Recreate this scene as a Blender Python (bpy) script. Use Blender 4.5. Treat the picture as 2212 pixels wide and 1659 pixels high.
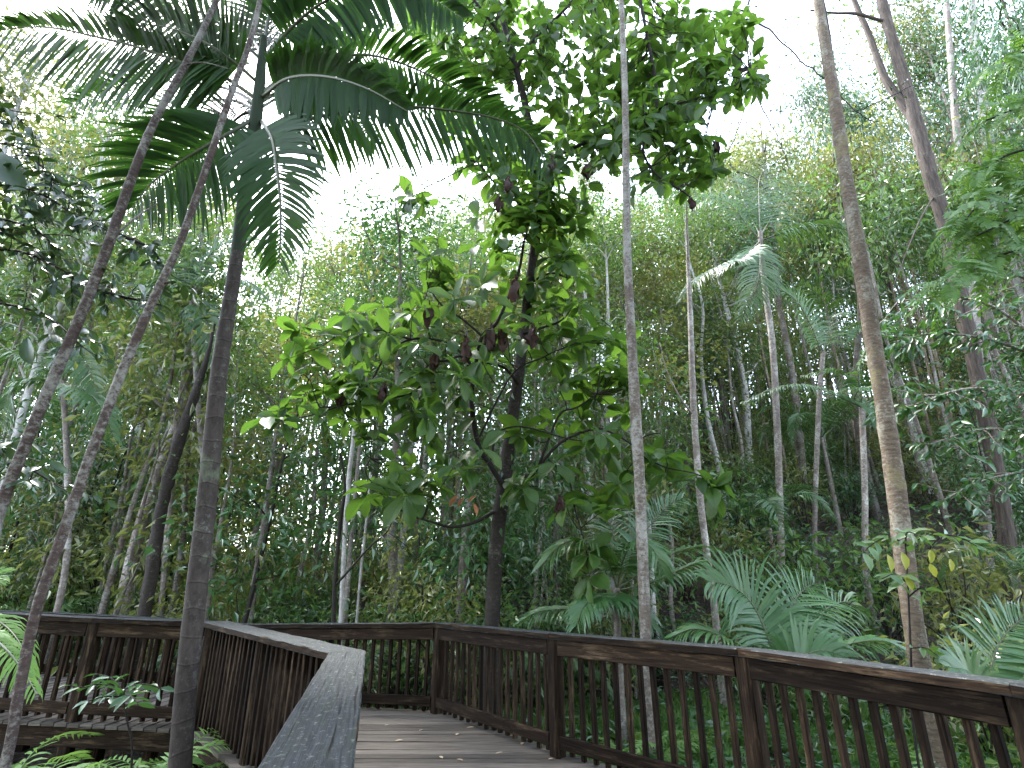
import bpy, math, random
import numpy as np
from mathutils import Vector, Matrix

random.seed(7)
RNG = np.random.RandomState(11)
SC = bpy.context.scene
COL = SC.collection
for o in list(bpy.data.objects):
    bpy.data.objects.remove(o)

# ------------------------------------------------------------------ camera, sky, sun, exposure
PITCH = math.radians(19.9)
CAMZ = 1.5
cam_d = bpy.data.cameras.new('camera')
cam_d.sensor_width = 36.0
cam_d.lens = 36.0 * 2150 / 4032
cam_d.clip_start = 0.05
cam_d.clip_end = 2000
cam = bpy.data.objects.new('camera', cam_d)
COL.objects.link(cam)
cam.location = (0, 0, CAMZ)
cam.rotation_euler = (math.radians(90) + PITCH, 0, 0)
SC.camera = cam

SUN_DIR = Vector((-0.42, 0.42, 0.80)).normalized()       # towards the sun: ahead and to the left, behind the trees
SUN_EL = math.asin(SUN_DIR.z)
SUN_AZ = math.atan2(SUN_DIR.x, SUN_DIR.y)
world = bpy.data.worlds.new('World')
SC.world = world
world.use_nodes = True
nt = world.node_tree
bg = nt.nodes['Background']
sky = nt.nodes.new('ShaderNodeTexSky')
sky.sky_type = 'NISHITA'
sky.sun_disc = False
sky.sun_elevation = SUN_EL
sky.sun_rotation = SUN_AZ
sky.air_density = 1.0
sky.dust_density = 1.2
sky.ozone_density = 1.0
hs = nt.nodes.new('ShaderNodeHueSaturation')
hs.inputs['Saturation'].default_value = 0.62
nt.links.new(sky.outputs[0], hs.inputs['Color'])
nt.links.new(hs.outputs[0], bg.inputs['Color'])
bg.inputs['Strength'].default_value = 0.15

sun_d = bpy.data.lights.new('sun', 'SUN')
sun_d.energy = 1.1
sun_d.angle = math.radians(10)
sun_d.color = (1.0, 0.98, 0.94)
sun = bpy.data.objects.new('sun', sun_d)
COL.objects.link(sun)
sun.rotation_euler = SUN_DIR.to_track_quat('Z', 'Y').to_euler()

SC.view_settings.view_transform = 'Standard'
SC.view_settings.look = 'None'
SC.view_settings.exposure = 3.75
SC.view_settings.gamma = 1.0
SC.view_settings.use_curve_mapping = False
SC.render.engine = 'CYCLES'
SC.cycles.max_bounces = 7
SC.cycles.diffuse_bounces = 4
SC.cycles.glossy_bounces = 2
SC.cycles.transmission_bounces = 4
SC.cycles.use_denoising = True
SC.cycles.caustics_reflective = False
SC.cycles.caustics_refractive = False

# ------------------------------------------------------------------ picture <-> place
FPX = 2150 / 4032 * 2212            # focal length in pixels of a 2212 px wide view
CP, SP = math.cos(PITCH), math.sin(PITCH)

def P(u, v, Y):
    """world point seen at (u, v) of a 2212 x 1659 view, Y metres ahead of the camera"""
    a = (u - 1106) / FPX
    d = (v - 829.5) / FPX
    dy = CP + SP * d
    dz = SP - CP * d
    return np.array((a / dy * Y, Y, CAMZ + dz / dy * Y))

def PXM(v, Y, u=1106):
    """metres per pixel there, for the width of a trunk"""
    d = (v - 829.5) / FPX; a = (u - 1106) / FPX
    return Y / (CP + SP * d) / FPX / math.sqrt(1 + a * a + 0.6 * d * d)

def proj(p):
    x, y, z = p[0], p[1], p[2] - CAMZ
    f = y * CP + z * SP
    if f < 0.05:
        return None
    up = -y * SP + z * CP
    return 1106 + FPX * x / f, 829.5 - FPX * up / f

def smooth(a, b, x):
    t = min(1.0, max(0.0, (x - a) / (b - a)))
    return t * t * (3 - 2 * t)

def ground_z(x, y):
    z = -0.72 - 0.10 * smooth(-1.0, -3.5, x) * smooth(11, 6, y) + 0.15 * smooth(0, 3, x)
    slope = 0.11 + 0.33 * smooth(-7, 6, x)
    z += slope * max(0.0, y - 8.5) * smooth(8.5, 15, y) * (1 - 0.5 * smooth(30, 80, y))
    z += 0.10 * max(0.0, x - 4.5) * smooth(3, 9, y)
    z += 0.07 * math.sin(1.7 * x + 0.6) * math.sin(1.3 * y) + 0.12 * math.sin(0.45 * x - 1) * math.sin(0.5 * y + 2)
    return z

# ------------------------------------------------------------------ mesh helpers
def nrm(a):
    a = np.asarray(a, float)
    n = np.linalg.norm(a, axis=-1, keepdims=True)
    return a / np.maximum(n, 1e-9)

class MB:
    def __init__(s):
        s.v, s.uv, s.q, s.t, s.ng, s.n = [], [], [], [], [], 0
    def add(s, v, q=None, t=None, uv=None, ng=None):
        v = np.asarray(v, float).reshape(-1, 3)
        s.v.append(v)
        s.uv.append(np.asarray(uv, float).reshape(-1, 2) if uv is not None else np.zeros((len(v), 2)))
        if q is not None and len(q): s.q.append(np.asarray(q, int).reshape(-1, 4) + s.n)
        if t is not None and len(t): s.t.append(np.asarray(t, int).reshape(-1, 3) + s.n)
        if ng is not None:
            for g in ng: s.ng.append(np.asarray(g, int) + s.n)
        s.n += len(v)
        return s
    def mesh(s, name, mat, smooth_=False, off=(0, 0, 0)):
        me = bpy.data.meshes.new(name)
        V = np.concatenate(s.v) - np.asarray(off, float)
        UV = np.concatenate(s.uv)
        parts, tot = [], []
        if s.q:
            Q = np.concatenate(s.q); parts.append(Q.ravel()); tot.append(np.full(len(Q), 4))
        if s.t:
            T = np.concatenate(s.t); parts.append(T.ravel()); tot.append(np.full(len(T), 3))
        for g in s.ng:
            parts.append(g); tot.append(np.array([len(g)]))
        L = np.concatenate(parts).astype(np.int32); tot = np.concatenate(tot).astype(np.int32)
        st = np.concatenate([[0], np.cumsum(tot)[:-1]]).astype(np.int32)
        me.vertices.add(len(V)); me.vertices.foreach_set('co', V.astype(np.float32).ravel())
        me.loops.add(len(L)); me.loops.foreach_set('vertex_index', L)
        me.polygons.add(len(tot)); me.polygons.foreach_set('loop_start', st); me.polygons.foreach_set('loop_total', tot)
        uvl = me.uv_layers.new(name='UVMap')
        uvl.data.foreach_set('uv', UV[L].astype(np.float32).ravel())
        me.polygons.foreach_set('use_smooth', np.full(len(tot), bool(smooth_)))
        me.update(calc_edges=True)
        me.materials.append(mat)
        return me

def obj(name, me, parent=None, kind=None):
    o = bpy.data.objects.new(name, me)
    COL.objects.link(o)
    if parent is not None: o.parent = parent
    if kind: o['kind'] = kind
    return o

def tag(o, label=None, cat=None, group=None, kind=None):
    if label: o['label'] = label
    if cat: o['category'] = cat
    if group: o['group'] = group
    if kind: o['kind'] = kind
    return o

def thing(name, loc, label, cat, group=None):
    o = bpy.data.objects.new(name, None)
    COL.objects.link(o)
    o.location = Vector([float(c) for c in loc])
    return tag(o, label, cat, group)

def copy_thing(root, loc, rz=0.0, scale=1.0, tilt=(0, 0), label=None, group=None):
    r = root.copy(); COL.objects.link(r)
    r.location = Vector([float(c) for c in loc]); r.rotation_euler = (tilt[0], tilt[1], rz); r.scale = (scale, scale, scale)
    if label: r['label'] = label
    if group: r['group'] = group
    for ch in KIDS.get(root.name, []):
        c = ch.copy(); COL.objects.link(c); c.parent = r
    return r
KIDS = {}

def crom(pts, n=6):
    """Catmull-Rom through rows of any width"""
    p = np.asarray(pts, float)
    if len(p) < 3:
        t = np.linspace(0, 1, n + 1)[:, None]
        return p[0] * (1 - t) + p[-1] * t
    e = np.vstack([2 * p[0] - p[1], p, 2 * p[-1] - p[-2]])
    out = []
    for i in range(1, len(e) - 2):
        for k in range(n):
            t = k / n
            a, b, c, d = e[i - 1], e[i], e[i + 1], e[i + 2]
            out.append(0.5 * (2 * b + (c - a) * t + (2 * a - 5 * b + 4 * c - d) * t * t + (3 * b - a - 3 * c + d) * t ** 3))
    out.append(p[-1])
    return np.array(out)

def tube(mb, pts, rad, sides=8, jit=0.0, rng=RNG, cap=False):
    pts = np.asarray(pts, float); n = len(pts)
    rad = np.broadcast_to(np.asarray(rad, float), (n,))
    T = nrm(np.gradient(pts, axis=0))
    ref = np.array((1.0, 0, 0)) if abs(T[0][0]) < 0.8 else np.array((0, 1.0, 0))
    A = nrm(np.cross(T, ref)); B = np.cross(T, A)
    ang = np.linspace(0, 2 * math.pi, sides + 1)
    r = rad[:, None] * (1 + (jit * rng.randn(n, sides + 1) if jit else 0))
    if jit: r[:, -1] = r[:, 0]
    V = pts[:, None, :] + r[:, :, None] * (np.cos(ang)[None, :, None] * A[:, None, :] + np.sin(ang)[None, :, None] * B[:, None, :])
    ln = np.concatenate([[0], np.cumsum(np.linalg.norm(np.diff(pts, axis=0), axis=1))])
    uv = np.zeros((n, sides + 1, 2)); uv[:, :, 0] = ang[None, :] * rad.mean(); uv[:, :, 1] = ln[:, None]
    i, j = np.meshgrid(np.arange(n - 1), np.arange(sides), indexing='ij')
    a = i * (sides + 1) + j
    q = np.stack([a, a + 1, a + sides + 2, a + sides + 1], -1).reshape(-1, 4)
    mb.add(V.reshape(-1, 3), q=q, uv=uv.reshape(-1, 2), ng=[np.arange(sides) + (n - 1) * (sides + 1)] if cap else None)

def beam(mb, p0, p1, w, h, up=(0, 0, 1), segs=1, cham=0.006, m0=0.0, m1=0.0, jit=0.0, rng=RNG):
    """chamfered bar from p0 to p1 (centre line); w across, h along up; m0/m1 mitre tangents; UV in metres along the bar"""
    p0 = np.asarray(p0, float); p1 = np.asarray(p1, float)
    d = p1 - p0; L = np.linalg.norm(d); d = d / L
    side = nrm(np.cross(d, np.asarray(up, float))); upv = np.cross(side, d)
    a, b, c = w / 2, h / 2, cham
    prof = np.array([(-a + c, -b), (a - c, -b), (a, -b + c), (a, b - c), (a - c, b), (-a + c, b), (-a, b - c), (-a, -b + c)])
    per = np.concatenate([[0], np.cumsum(np.linalg.norm(np.diff(np.vstack([prof, prof[:1]]), axis=0), axis=1))])
    uo = rng.rand() * 37, rng.rand() * 37
    rings = []
    for k in range(segs + 1):
        s = k / segs
        along = L * s + prof[:, 0] * (m0 * (1 - s) + m1 * s)
        pr = prof + (rng.randn(8, 2) * jit if jit else 0)
        rings.append(p0 + along[:, None] * d + pr[:, :1] * side + pr[:, 1:] * upv)
    rings = np.array(rings)
    for f in range(8):
        g = (f + 1) % 8
        V = np.stack([rings[:, f], rings[:, g]], 1).reshape(-1, 3)
        uv = np.zeros((segs + 1, 2, 2))
        uv[:, :, 0] = (np.arange(segs + 1) / segs * L)[:, None] + uo[0]
        uv[:, 0, 1] = per[f] + uo[1]; uv[:, 1, 1] = per[f + 1] + uo[1]
        k = np.arange(segs) * 2
        q = np.stack([k, k + 1, k + 3, k + 2], -1)
        mb.add(V, q=q, uv=uv.reshape(-1, 2))
    for R, order in ((rings[0], slice(None, None, -1)), (rings[-1], slice(None))):
        mb.add(R[order], ng=[np.arange(8)], uv=prof[order] + uo[1])
    return mb

# leaf templates: x along the leaf, y across, z up; unit length, unit width
LEAF2 = (np.array([(0, 0, 0), (0.42, 0.5, 0.10), (1, 0, -0.12), (0.42, -0.5, 0.10)]), np.array([(0, 2, 1), (0, 3, 2)]))
_lv = [(0, 0, 0), (0.35, 0, -0.03), (0.7, 0, -0.06), (1, 0, -0.16),
       (0.16, 0.30, 0.05), (0.45, 0.50, 0.07), (0.76, 0.36, 0.0),
       (0.16, -0.30, 0.05), (0.45, -0.50, 0.07), (0.76, -0.36, 0.0)]
_lt = [(0, 1, 4), (1, 5, 4), (1, 2, 5), (2, 6, 5), (2, 3, 6), (0, 7, 1), (1, 7, 8), (1, 8, 2), (2, 8, 9), (2, 9, 3)]
LEAF10 = (np.array(_lv, float), np.array(_lt))
# broad leaf, widest beyond the middle, with a short stalk and ruffled rim
_bv = [(-0.14, 0, 0), (0, 0, 0), (0.25, 0, -0.02), (0.5, 0, -0.05), (0.75, 0, -0.11), (1, 0, -0.24)]
for sg in (1, -1):
    _bv += [(0.06, 0.10 * sg, 0.02), (0.22, 0.29 * sg, 0.07), (0.42, 0.43 * sg, 0.06), (0.62, 0.50 * sg, 0.035), (0.80, 0.40 * sg, -0.04), (0.93, 0.19 * sg, -0.15)]
_bt = []
for k in (0, 1):
    o_ = 6 + 6 * k
    tt = [(1, 2, o_), (2, o_ + 1, o_), (2, 3, o_ + 1), (3, o_ + 2, o_ + 1), (3, 4, o_ + 2), (4, o_ + 3, o_ + 2), (4, o_ + 4, o_ + 3), (4, 5, o_ + 4), (5, o_ + 5, o_ + 4)]
    _bt += tt if k == 0 else [(a, c, b) for a, b, c in tt]
_bv += [(-0.14, 0.012, 0), (0, 0.012, 0)]
_bt += [(0, 1, 19), (0, 19, 18)]
BROAD = (np.array(_bv, float), np.array(_bt))

def leaves(mb, pos, d, up, L, W, tmpl=LEAF2):
    pos = np.asarray(pos, float); N = len(pos)
    d = nrm(d); up = np.asarray(up, float)
    s = nrm(np.cross(up, d)); z = np.cross(d, s)
    tv, tt = tmpl
    L = np.broadcast_to(np.asarray(L, float), (N,)); W = np.broadcast_to(np.asarray(W, float), (N,))
    V = pos[:, None, :] + (tv[None, :, 0:1] * L[:, None, None]) * d[:, None, :] + (tv[None, :, 1:2] * W[:, None, None]) * s[:, None, :] + (tv[None, :, 2:3] * L[:, None, None]) * z[:, None, :]
    k = len(tv)
    T = (tt[None] + (np.arange(N) * k)[:, None, None]).reshape(-1, 3)
    uv = np.tile(np.stack([tv[:, 0], tv[:, 1] + 0.5], 1), (N, 1))
    mb.add(V.reshape(-1, 3), t=T, uv=uv)

# ------------------------------------------------------------------ materials
def new_mat(name):
    m = bpy.data.materials.new(name); m.use_nodes = True
    n = m.node_tree.nodes; l = m.node_tree.links
    return m, n, l, n['Principled BSDF'], n['Material Output']

def ramp(n, stops):
    r = n.new('ShaderNodeValToRGB')
    e = r.color_ramp.elements
    while len(e) < len(stops): e.new(0.5)
    for i, (p, c) in enumerate(stops):
        e[i].position = p; e[i].color = (c[0], c[1], c[2], 1)
    return r

def leaf_mat(name, cols, trans=0.35, tcol=(0.16, 0.26, 0.03), rough=0.38, spec=0.5, veins=False):
    m, n, l, b, out = new_mat(name)
    geo = n.new('ShaderNodeNewGeometry'); oi = n.new('ShaderNodeObjectInfo')
    mx = n.new('ShaderNodeMath'); mx.operation = 'MULTIPLY_ADD'; mx.inputs[1].default_value = 0.55
    l.new(geo.outputs['Random Per Island'], mx.inputs[0])
    m2 = n.new('ShaderNodeMath'); m2.operation = 'MULTIPLY'; m2.inputs[1].default_value = 0.45
    l.new(oi.outputs['Random'], m2.inputs[0]); l.new(m2.outputs[0], mx.inputs[2])
    k = len(cols)
    r = ramp(n, [(i / (k - 1) if k > 1 else 0, c) for i, c in enumerate(cols)])
    l.new(mx.outputs[0], r.inputs[0])
    col = r.outputs[0]
    if veins:
        uv = n.new('ShaderNodeUVMap'); sep = n.new('ShaderNodeSeparateXYZ'); l.new(uv.outputs[0], sep.inputs[0])
        y = n.new('ShaderNodeMath'); y.operation = 'SUBTRACT'; y.inputs[1].default_value = 0.5; l.new(sep.outputs[1], y.inputs[0])
        ya = n.new('ShaderNodeMath'); ya.operation = 'ABSOLUTE'; l.new(y.outputs[0], ya.inputs[0])
        q = n.new('ShaderNodeMath'); q.operation = 'MULTIPLY_ADD'; q.inputs[1].default_value = -0.75; l.new(ya.outputs[0], q.inputs[0]); l.new(sep.outputs[0], q.inputs[2])
        fr = n.new('ShaderNodeMath'); fr.operation = 'MULTIPLY'; fr.inputs[1].default_value = 9.0; l.new(q.outputs[0], fr.inputs[0])
        f2 = n.new('ShaderNodeMath'); f2.operation = 'FRACT'; l.new(fr.outputs[0], f2.inputs[0])
        lt = n.new('ShaderNodeMath'); lt.operation = 'LESS_THAN'; lt.inputs[1].default_value = 0.13; l.new(f2.outputs[0], lt.inputs[0])
        lm = n.new('ShaderNodeMath'); lm.operation = 'LESS_THAN'; lm.inputs[1].default_value = 0.022; l.new(ya.outputs[0], lm.inputs[0])
        mm = n.new('ShaderNodeMath'); mm.operation = 'MAXIMUM'; l.new(lt.outputs[0], mm.inputs[0]); l.new(lm.outputs[0], mm.inputs[1])
        mix = n.new('ShaderNodeMix'); mix.data_type = 'RGBA'; mix.blend_type = 'MULTIPLY'
        l.new(mm.outputs[0], mix.inputs[0]); l.new(col, mix.inputs[6]); mix.inputs[7].default_value = (0.62, 0.66, 0.6, 1)
        col = mix.outputs[2]
    nz = n.new('ShaderNodeTexNoise'); nz.inputs['Scale'].default_value = 9
    l.new(n.new('ShaderNodeTexCoord').outputs['Object'], nz.inputs['Vector'])
    hv = n.new('ShaderNodeHueSaturation'); l.new(col, hv.inputs['Color'])
    mr = n.new('ShaderNodeMapRange'); mr.inputs[3].default_value = 0.75; mr.inputs[4].default_value = 1.25
    l.new(nz.outputs[0], mr.inputs[0]); l.new(mr.outputs[0], hv.inputs['Value'])
    l.new(hv.outputs[0], b.inputs['Base Color'])
    b.inputs['Roughness'].default_value = rough
    b.inputs['Specular IOR Level'].default_value = spec
    t = n.new('ShaderNodeBsdfTranslucent')
    tm = n.new('ShaderNodeMix'); tm.data_type = 'RGBA'; tm.inputs[0].default_value = 0.6
    l.new(hv.outputs[0], tm.inputs[6]); tm.inputs[7].default_value = (*tcol, 1)
    l.new(tm.outputs[2], t.inputs['Color'])
    ms = n.new('ShaderNodeMixShader'); ms.inputs[0].default_value = trans
    l.new(b.outputs[0], ms.inputs[1]); l.new(t.outputs[0], ms.inputs[2]); l.new(ms.outputs[0], out.inputs['Surface'])
    return m

def uv_noise(n, l, sx, sy, detail=4, rough=0.6, src=None):
    uv = n.new('ShaderNodeUVMap')
    mp = n.new('ShaderNodeMapping'); mp.inputs['Scale'].default_value = (sx, sy, 1)
    l.new(uv.outputs[0], mp.inputs[0])
    t = n.new('ShaderNodeTexNoise'); t.inputs['Scale'].default_value = 1; t.inputs['Detail'].default_value = detail; t.inputs['Roughness'].default_value = rough
    l.new(mp.outputs[0], t.inputs['Vector'])
    return t

def mixc(n, l, fac, a, b, mode='MIX'):
    m = n.new('ShaderNodeMix'); m.data_type = 'RGBA'; m.blend_type = mode
    for sock, x in ((0, fac), (6, a), (7, b)):
        if hasattr(x, 'is_output'): l.new(x, m.inputs[sock])
        elif isinstance(x, (int, float)): m.inputs[sock].default_value = x
        else: m.inputs[sock].default_value = (*x, 1)
    return m.outputs[2]

def wood_mat(name, dark, light, stain, rough=0.75, lichen=None, lich_amt=0.6, bump=0.35, var=0.35, stain_lo=0.45):
    m, n, l, b, out = new_mat(name)
    g = uv_noise(n, l, 3.0, 90.0, 5)
    gr = ramp(n, [(0.32, dark), (0.7, light)]); l.new(g.outputs[0], gr.inputs[0])
    col = gr.outputs[0]
    p = uv_noise(n, l, 2.2, 16.0, 6, 0.75)
    pr = ramp(n, [(stain_lo, (0, 0, 0)), (stain_lo + 0.22, (1, 1, 1))]); l.new(p.outputs[0], pr.inputs[0])
    col = mixc(n, l, pr.outputs[0], col, stain)
    if lichen:
        q = uv_noise(n, l, 28.0, 38.0, 6, 0.75)
        qr = ramp(n, [(lich_amt, (0, 0, 0)), (lich_amt + 0.12, (1, 1, 1))]); l.new(q.outputs[0], qr.inputs[0])
        col = mixc(n, l, qr.outputs[0], col, lichen)
    cr = uv_noise(n, l, 1.3, 55.0, 3, 0.5)
    crr = ramp(n, [(0.33, (0.15, 0.15, 0.15)), (0.39, (1, 1, 1))]); l.new(cr.outputs[0], crr.inputs[0])
    col = mixc(n, l, 1.0, col, crr.outputs[0], 'MULTIPLY')
    oi = n.new('ShaderNodeObjectInfo')
    mr = n.new('ShaderNodeMapRange'); mr.inputs[3].default_value = 1 - var; mr.inputs[4].default_value = 1 + var; l.new(oi.outputs['Random'], mr.inputs[0])
    hv = n.new('ShaderNodeHueSaturation'); l.new(col, hv.inputs['Color']); l.new(mr.outputs[0], hv.inputs['Value'])
    l.new(hv.outputs[0], b.inputs['Base Color'])
    b.inputs['Roughness'].default_value = rough
    b.inputs['Specular IOR Level'].default_value = 0.08
    bp = n.new('ShaderNodeBump'); bp.inputs['Strength'].default_value = bump; bp.inputs['Distance'].default_value = 0.006
    l.new(g.outputs[0], bp.inputs['Height']); l.new(bp.outputs[0], b.inputs['Normal'])
    return m

def bark_mat(name, base, dark, lichen, lich_lo=0.56, rings=0.0, moss=None, flake=1.0, crack=0.5, stretch=(14, 20)):
    base, dark, lichen = [tuple((0.85 if name in ('grey_bark', 'white_bark') else 0.48) * q for q in c_) for c_ in (base, dark, lichen)]
    m, n, l, b, out = new_mat(name)
    a = uv_noise(n, l, stretch[0], stretch[1], 6, 0.7)
    ar = ramp(n, [(0.3, dark), (0.66, base)]); l.new(a.outputs[0], ar.inputs[0])
    col = ar.outputs[0]
    big = uv_noise(n, l, 3.5, 2.0, 4, 0.65)
    lr = ramp(n, [(lich_lo, (0, 0, 0)), (lich_lo + 0.10, (1, 1, 1))]); 
    sp = uv_noise(n, l, 22, 26, 5, 0.8)
    av = n.new('ShaderNodeMath'); av.operation = 'MULTIPLY_ADD'; av.inputs[1].default_value = 0.5
    l.new(big.outputs[0], av.inputs[0])
    hf = n.new('ShaderNodeMath'); hf.operation = 'MULTIPLY'; hf.inputs[1].default_value = 0.5; l.new(sp.outputs[0], hf.inputs[0]); l.new(hf.outputs[0], av.inputs[2])
    l.new(av.outputs[0], lr.inputs[0])
    col = mixc(n, l, lr.outputs[0], col, lichen)
    if moss:
        mn = uv_noise(n, l, 2.6, 1.7, 5, 0.7)
        mo = ramp(n, [(0.55, (0, 0, 0)), (0.66, (1, 1, 1))]); l.new(mn.outputs[0], mo.inputs[0])
        col = mixc(n, l, mo.outputs[0], col, moss)
    h = a.outputs[0]
    if rings:
        uv = n.new('ShaderNodeUVMap'); sp2 = n.new('ShaderNodeSeparateXYZ'); l.new(uv.outputs[0], sp2.inputs[0])
        wn = uv_noise(n, l, 3, 1.2, 2)
        wb = n.new('ShaderNodeMath'); wb.operation = 'MULTIPLY_ADD'; wb.inputs[1].default_value = 0.16; l.new(wn.outputs[0], wb.inputs[0]); l.new(sp2.outputs[1], wb.inputs[2])
        fm = n.new('ShaderNodeMath'); fm.operation = 'MULTIPLY'; fm.inputs[1].default_value = rings; l.new(wb.outputs[0], fm.inputs[0])
        fr = n.new('ShaderNodeMath'); fr.operation = 'FRACT'; l.new(fm.outputs[0], fr.inputs[0])
        rr = ramp(n, [(0.0, (0.55, 0.55, 0.55)), (0.04, (0.55, 0.55, 0.55)), (0.075, (1.35, 1.35, 1.35)), (0.14, (1, 1, 1)), (1.0, (0.85, 0.85, 0.85))]); l.new(fr.outputs[0], rr.inputs[0])
        col = mixc(n, l, 1.0, col, rr.outputs[0], 'MULTIPLY')
    oi = n.new('ShaderNodeObjectInfo')
    mr = n.new('ShaderNodeMapRange'); mr.inputs[3].default_value = 0.8; mr.inputs[4].default_value = 1.2; l.new(oi.outputs['Random'], mr.inputs[0])
    hv = n.new('ShaderNodeHueSaturation'); l.new(col, hv.inputs['Color']); l.new(mr.outputs[0], hv.inputs['Value'])
    l.new(hv.outputs[0], b.inputs['Base Color'])
    b.inputs['Roughness'].default_value = 0.85; b.inputs['Specular IOR Level'].default_value = 0.2
    bp = n.new('ShaderNodeBump'); bp.inputs['Strength'].default_value = crack; bp.inputs['Distance'].default_value = 0.012
    l.new(h, bp.inputs['Height']); l.new(bp.outputs[0], b.inputs['Normal'])
    return m

M = {}
M['rail_wood'] = wood_mat('rail_wood', (0.0035, 0.0024, 0.0016), (0.024, 0.0145, 0.0085), (0.085, 0.058, 0.033), 0.85, var=0.5, stain_lo=0.52)
M['cap_wood'] = wood_mat('cap_wood', (0.013, 0.0145, 0.015), (0.042, 0.044, 0.047), (0.024, 0.029, 0.024), 0.65, lichen=(0.14, 0.145, 0.125), lich_amt=0.555, var=0.2, bump=0.6)
M['deck_wood'] = wood_mat('deck_wood', (0.040, 0.034, 0.028), (0.14, 0.120, 0.098), (0.06, 0.051, 0.041), 0.7, var=0.35)
M['palm_bark'] = bark_mat('palm_bark', (0.130, 0.105, 0.088), (0.050, 0.037, 0.032), (0.25, 0.25, 0.21), 0.54, rings=4.6, moss=(0.10, 0.115, 0.075), stretch=(18, 8))
M['palm_shaft'] = bark_mat('palm_shaft', (0.065, 0.095, 0.050), (0.035, 0.055, 0.03), (0.10, 0.13, 0.085), 0.6, stretch=(30, 2), crack=0.1)
M['lean_bark'] = bark_mat('lean_bark', (0.15, 0.105, 0.088), (0.055, 0.036, 0.030), (0.40, 0.38, 0.33), 0.49, stretch=(13, 34), crack=1.0)
M['dark_bark'] = bark_mat('dark_bark', (0.075, 0.060, 0.048), (0.030, 0.024, 0.020), (0.22, 0.21, 0.17), 0.54, stretch=(16, 26), crack=0.7)
M['pale_bark'] = bark_mat('pale_bark', (0.23, 0.185, 0.145), (0.10, 0.075, 0.058), (0.42, 0.40, 0.35), 0.47, stretch=(16, 24), crack=0.6)
M['tan_bark'] = bark_mat('tan_bark', (0.36, 0.27, 0.19), (0.11, 0.075, 0.05), (0.55, 0.51, 0.40), 0.50, moss=(0.19, 0.16, 0.08), stretch=(9, 30), crack=1.0)
M['rough_bark'] = bark_mat('rough_bark', (0.16, 0.125, 0.10), (0.022, 0.016, 0.013), (0.24, 0.20, 0.17), 0.54, stretch=(22, 2.2), crack=1.0)
M['grey_bark'] = bark_mat('grey_bark', (0.26, 0.22, 0.19), (0.10, 0.08, 0.068), (0.44, 0.42, 0.38), 0.50, stretch=(12, 14))
M['white_bark'] = bark_mat('white_bark', (0.50, 0.48, 0.45), (0.22, 0.19, 0.17), (0.62, 0.61, 0.58), 0.5, stretch=(10, 6))
M['twig'] = bark_mat('twig', (0.055, 0.045, 0.036), (0.022, 0.018, 0.015), (0.15, 0.15, 0.12), 0.62)
M['palm_leaf'] = leaf_mat('palm_leaf', [(0.013, 0.042, 0.010), (0.019, 0.054, 0.012), (0.027, 0.066, 0.014)], 0.30, (0.045, 0.12, 0.009), 0.5, 0.18)
M['rachis'] = leaf_mat('rachis', [(0.05, 0.06, 0.028), (0.07, 0.08, 0.035)], 0.0, rough=0.5)
M['under_palm'] = leaf_mat('under_palm', [(0.035, 0.095, 0.030), (0.050, 0.115, 0.035), (0.070, 0.12, 0.035)], 0.25, (0.12, 0.22, 0.03), 0.36, 0.5)
M['broad_leaf'] = leaf_mat('broad_leaf', [(0.034, 0.080, 0.017), (0.044, 0.094, 0.018), (0.056, 0.108, 0.020), (0.085, 0.125, 0.022)], 0.50, (0.10, 0.20, 0.018), 0.45, 0.35, veins=True)
M['dead_leaf'] = leaf_mat('dead_leaf', [(0.022, 0.012, 0.010), (0.050, 0.027, 0.019)], 0.06, (0.16, 0.06, 0.02), 0.7, 0.2)
M['orange_leaf'] = leaf_mat('orange_leaf', [(0.22, 0.075, 0.035), (0.25, 0.12, 0.05)], 0.3, (0.5, 0.18, 0.04), 0.5, 0.3)
M['forest_leaf'] = leaf_mat('forest_leaf', [(0.036, 0.098, 0.022), (0.060, 0.132, 0.030), (0.088, 0.150, 0.036), (0.125, 0.155, 0.055)], 0.36, (0.14, 0.25, 0.03), 0.33, 0.6)
M['olive_leaf'] = leaf_mat('olive_leaf', [(0.075, 0.105, 0.028), (0.115, 0.135, 0.040), (0.15, 0.15, 0.055)], 0.40, (0.26, 0.29, 0.05), 0.36, 0.6)
M['deep_leaf'] = leaf_mat('deep_leaf', [(0.022, 0.076, 0.020), (0.034, 0.098, 0.027), (0.058, 0.115, 0.033)], 0.26, (0.08, 0.18, 0.025), 0.32, 0.7)
M['dark_leaf'] = leaf_mat('dark_leaf', [(0.012, 0.034, 0.012), (0.022, 0.052, 0.016)], 0.16, (0.07, 0.13, 0.02), 0.34, 0.4)
M['feather_leaf'] = leaf_mat('feather_leaf', [(0.055, 0.135, 0.022), (0.080, 0.165, 0.028)], 0.45, (0.20, 0.36, 0.03), 0.45, 0.4)
M['litter'] = leaf_mat('litter', [(0.045, 0.030, 0.020), (0.09, 0.060, 0.038), (0.15, 0.105, 0.07)], 0.08, (0.15, 0.08, 0.03), 0.8, 0.2)
M['pale_litter'] = leaf_mat('pale_litter', [(0.30, 0.20, 0.12), (0.36, 0.29, 0.19)], 0.08, (0.15, 0.08, 0.03), 0.7, 0.2)
M['grass'] = leaf_mat('grass', [(0.085, 0.19, 0.045), (0.12, 0.235, 0.055), (0.17, 0.24, 0.08)], 0.45, (0.24, 0.40, 0.06), 0.5, 0.4)
M['yellow_leaf'] = leaf_mat('yellow_leaf', [(0.26, 0.29, 0.03), (0.33, 0.33, 0.04)], 0.5, (0.5, 0.5, 0.04), 0.4, 0.4)

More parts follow.
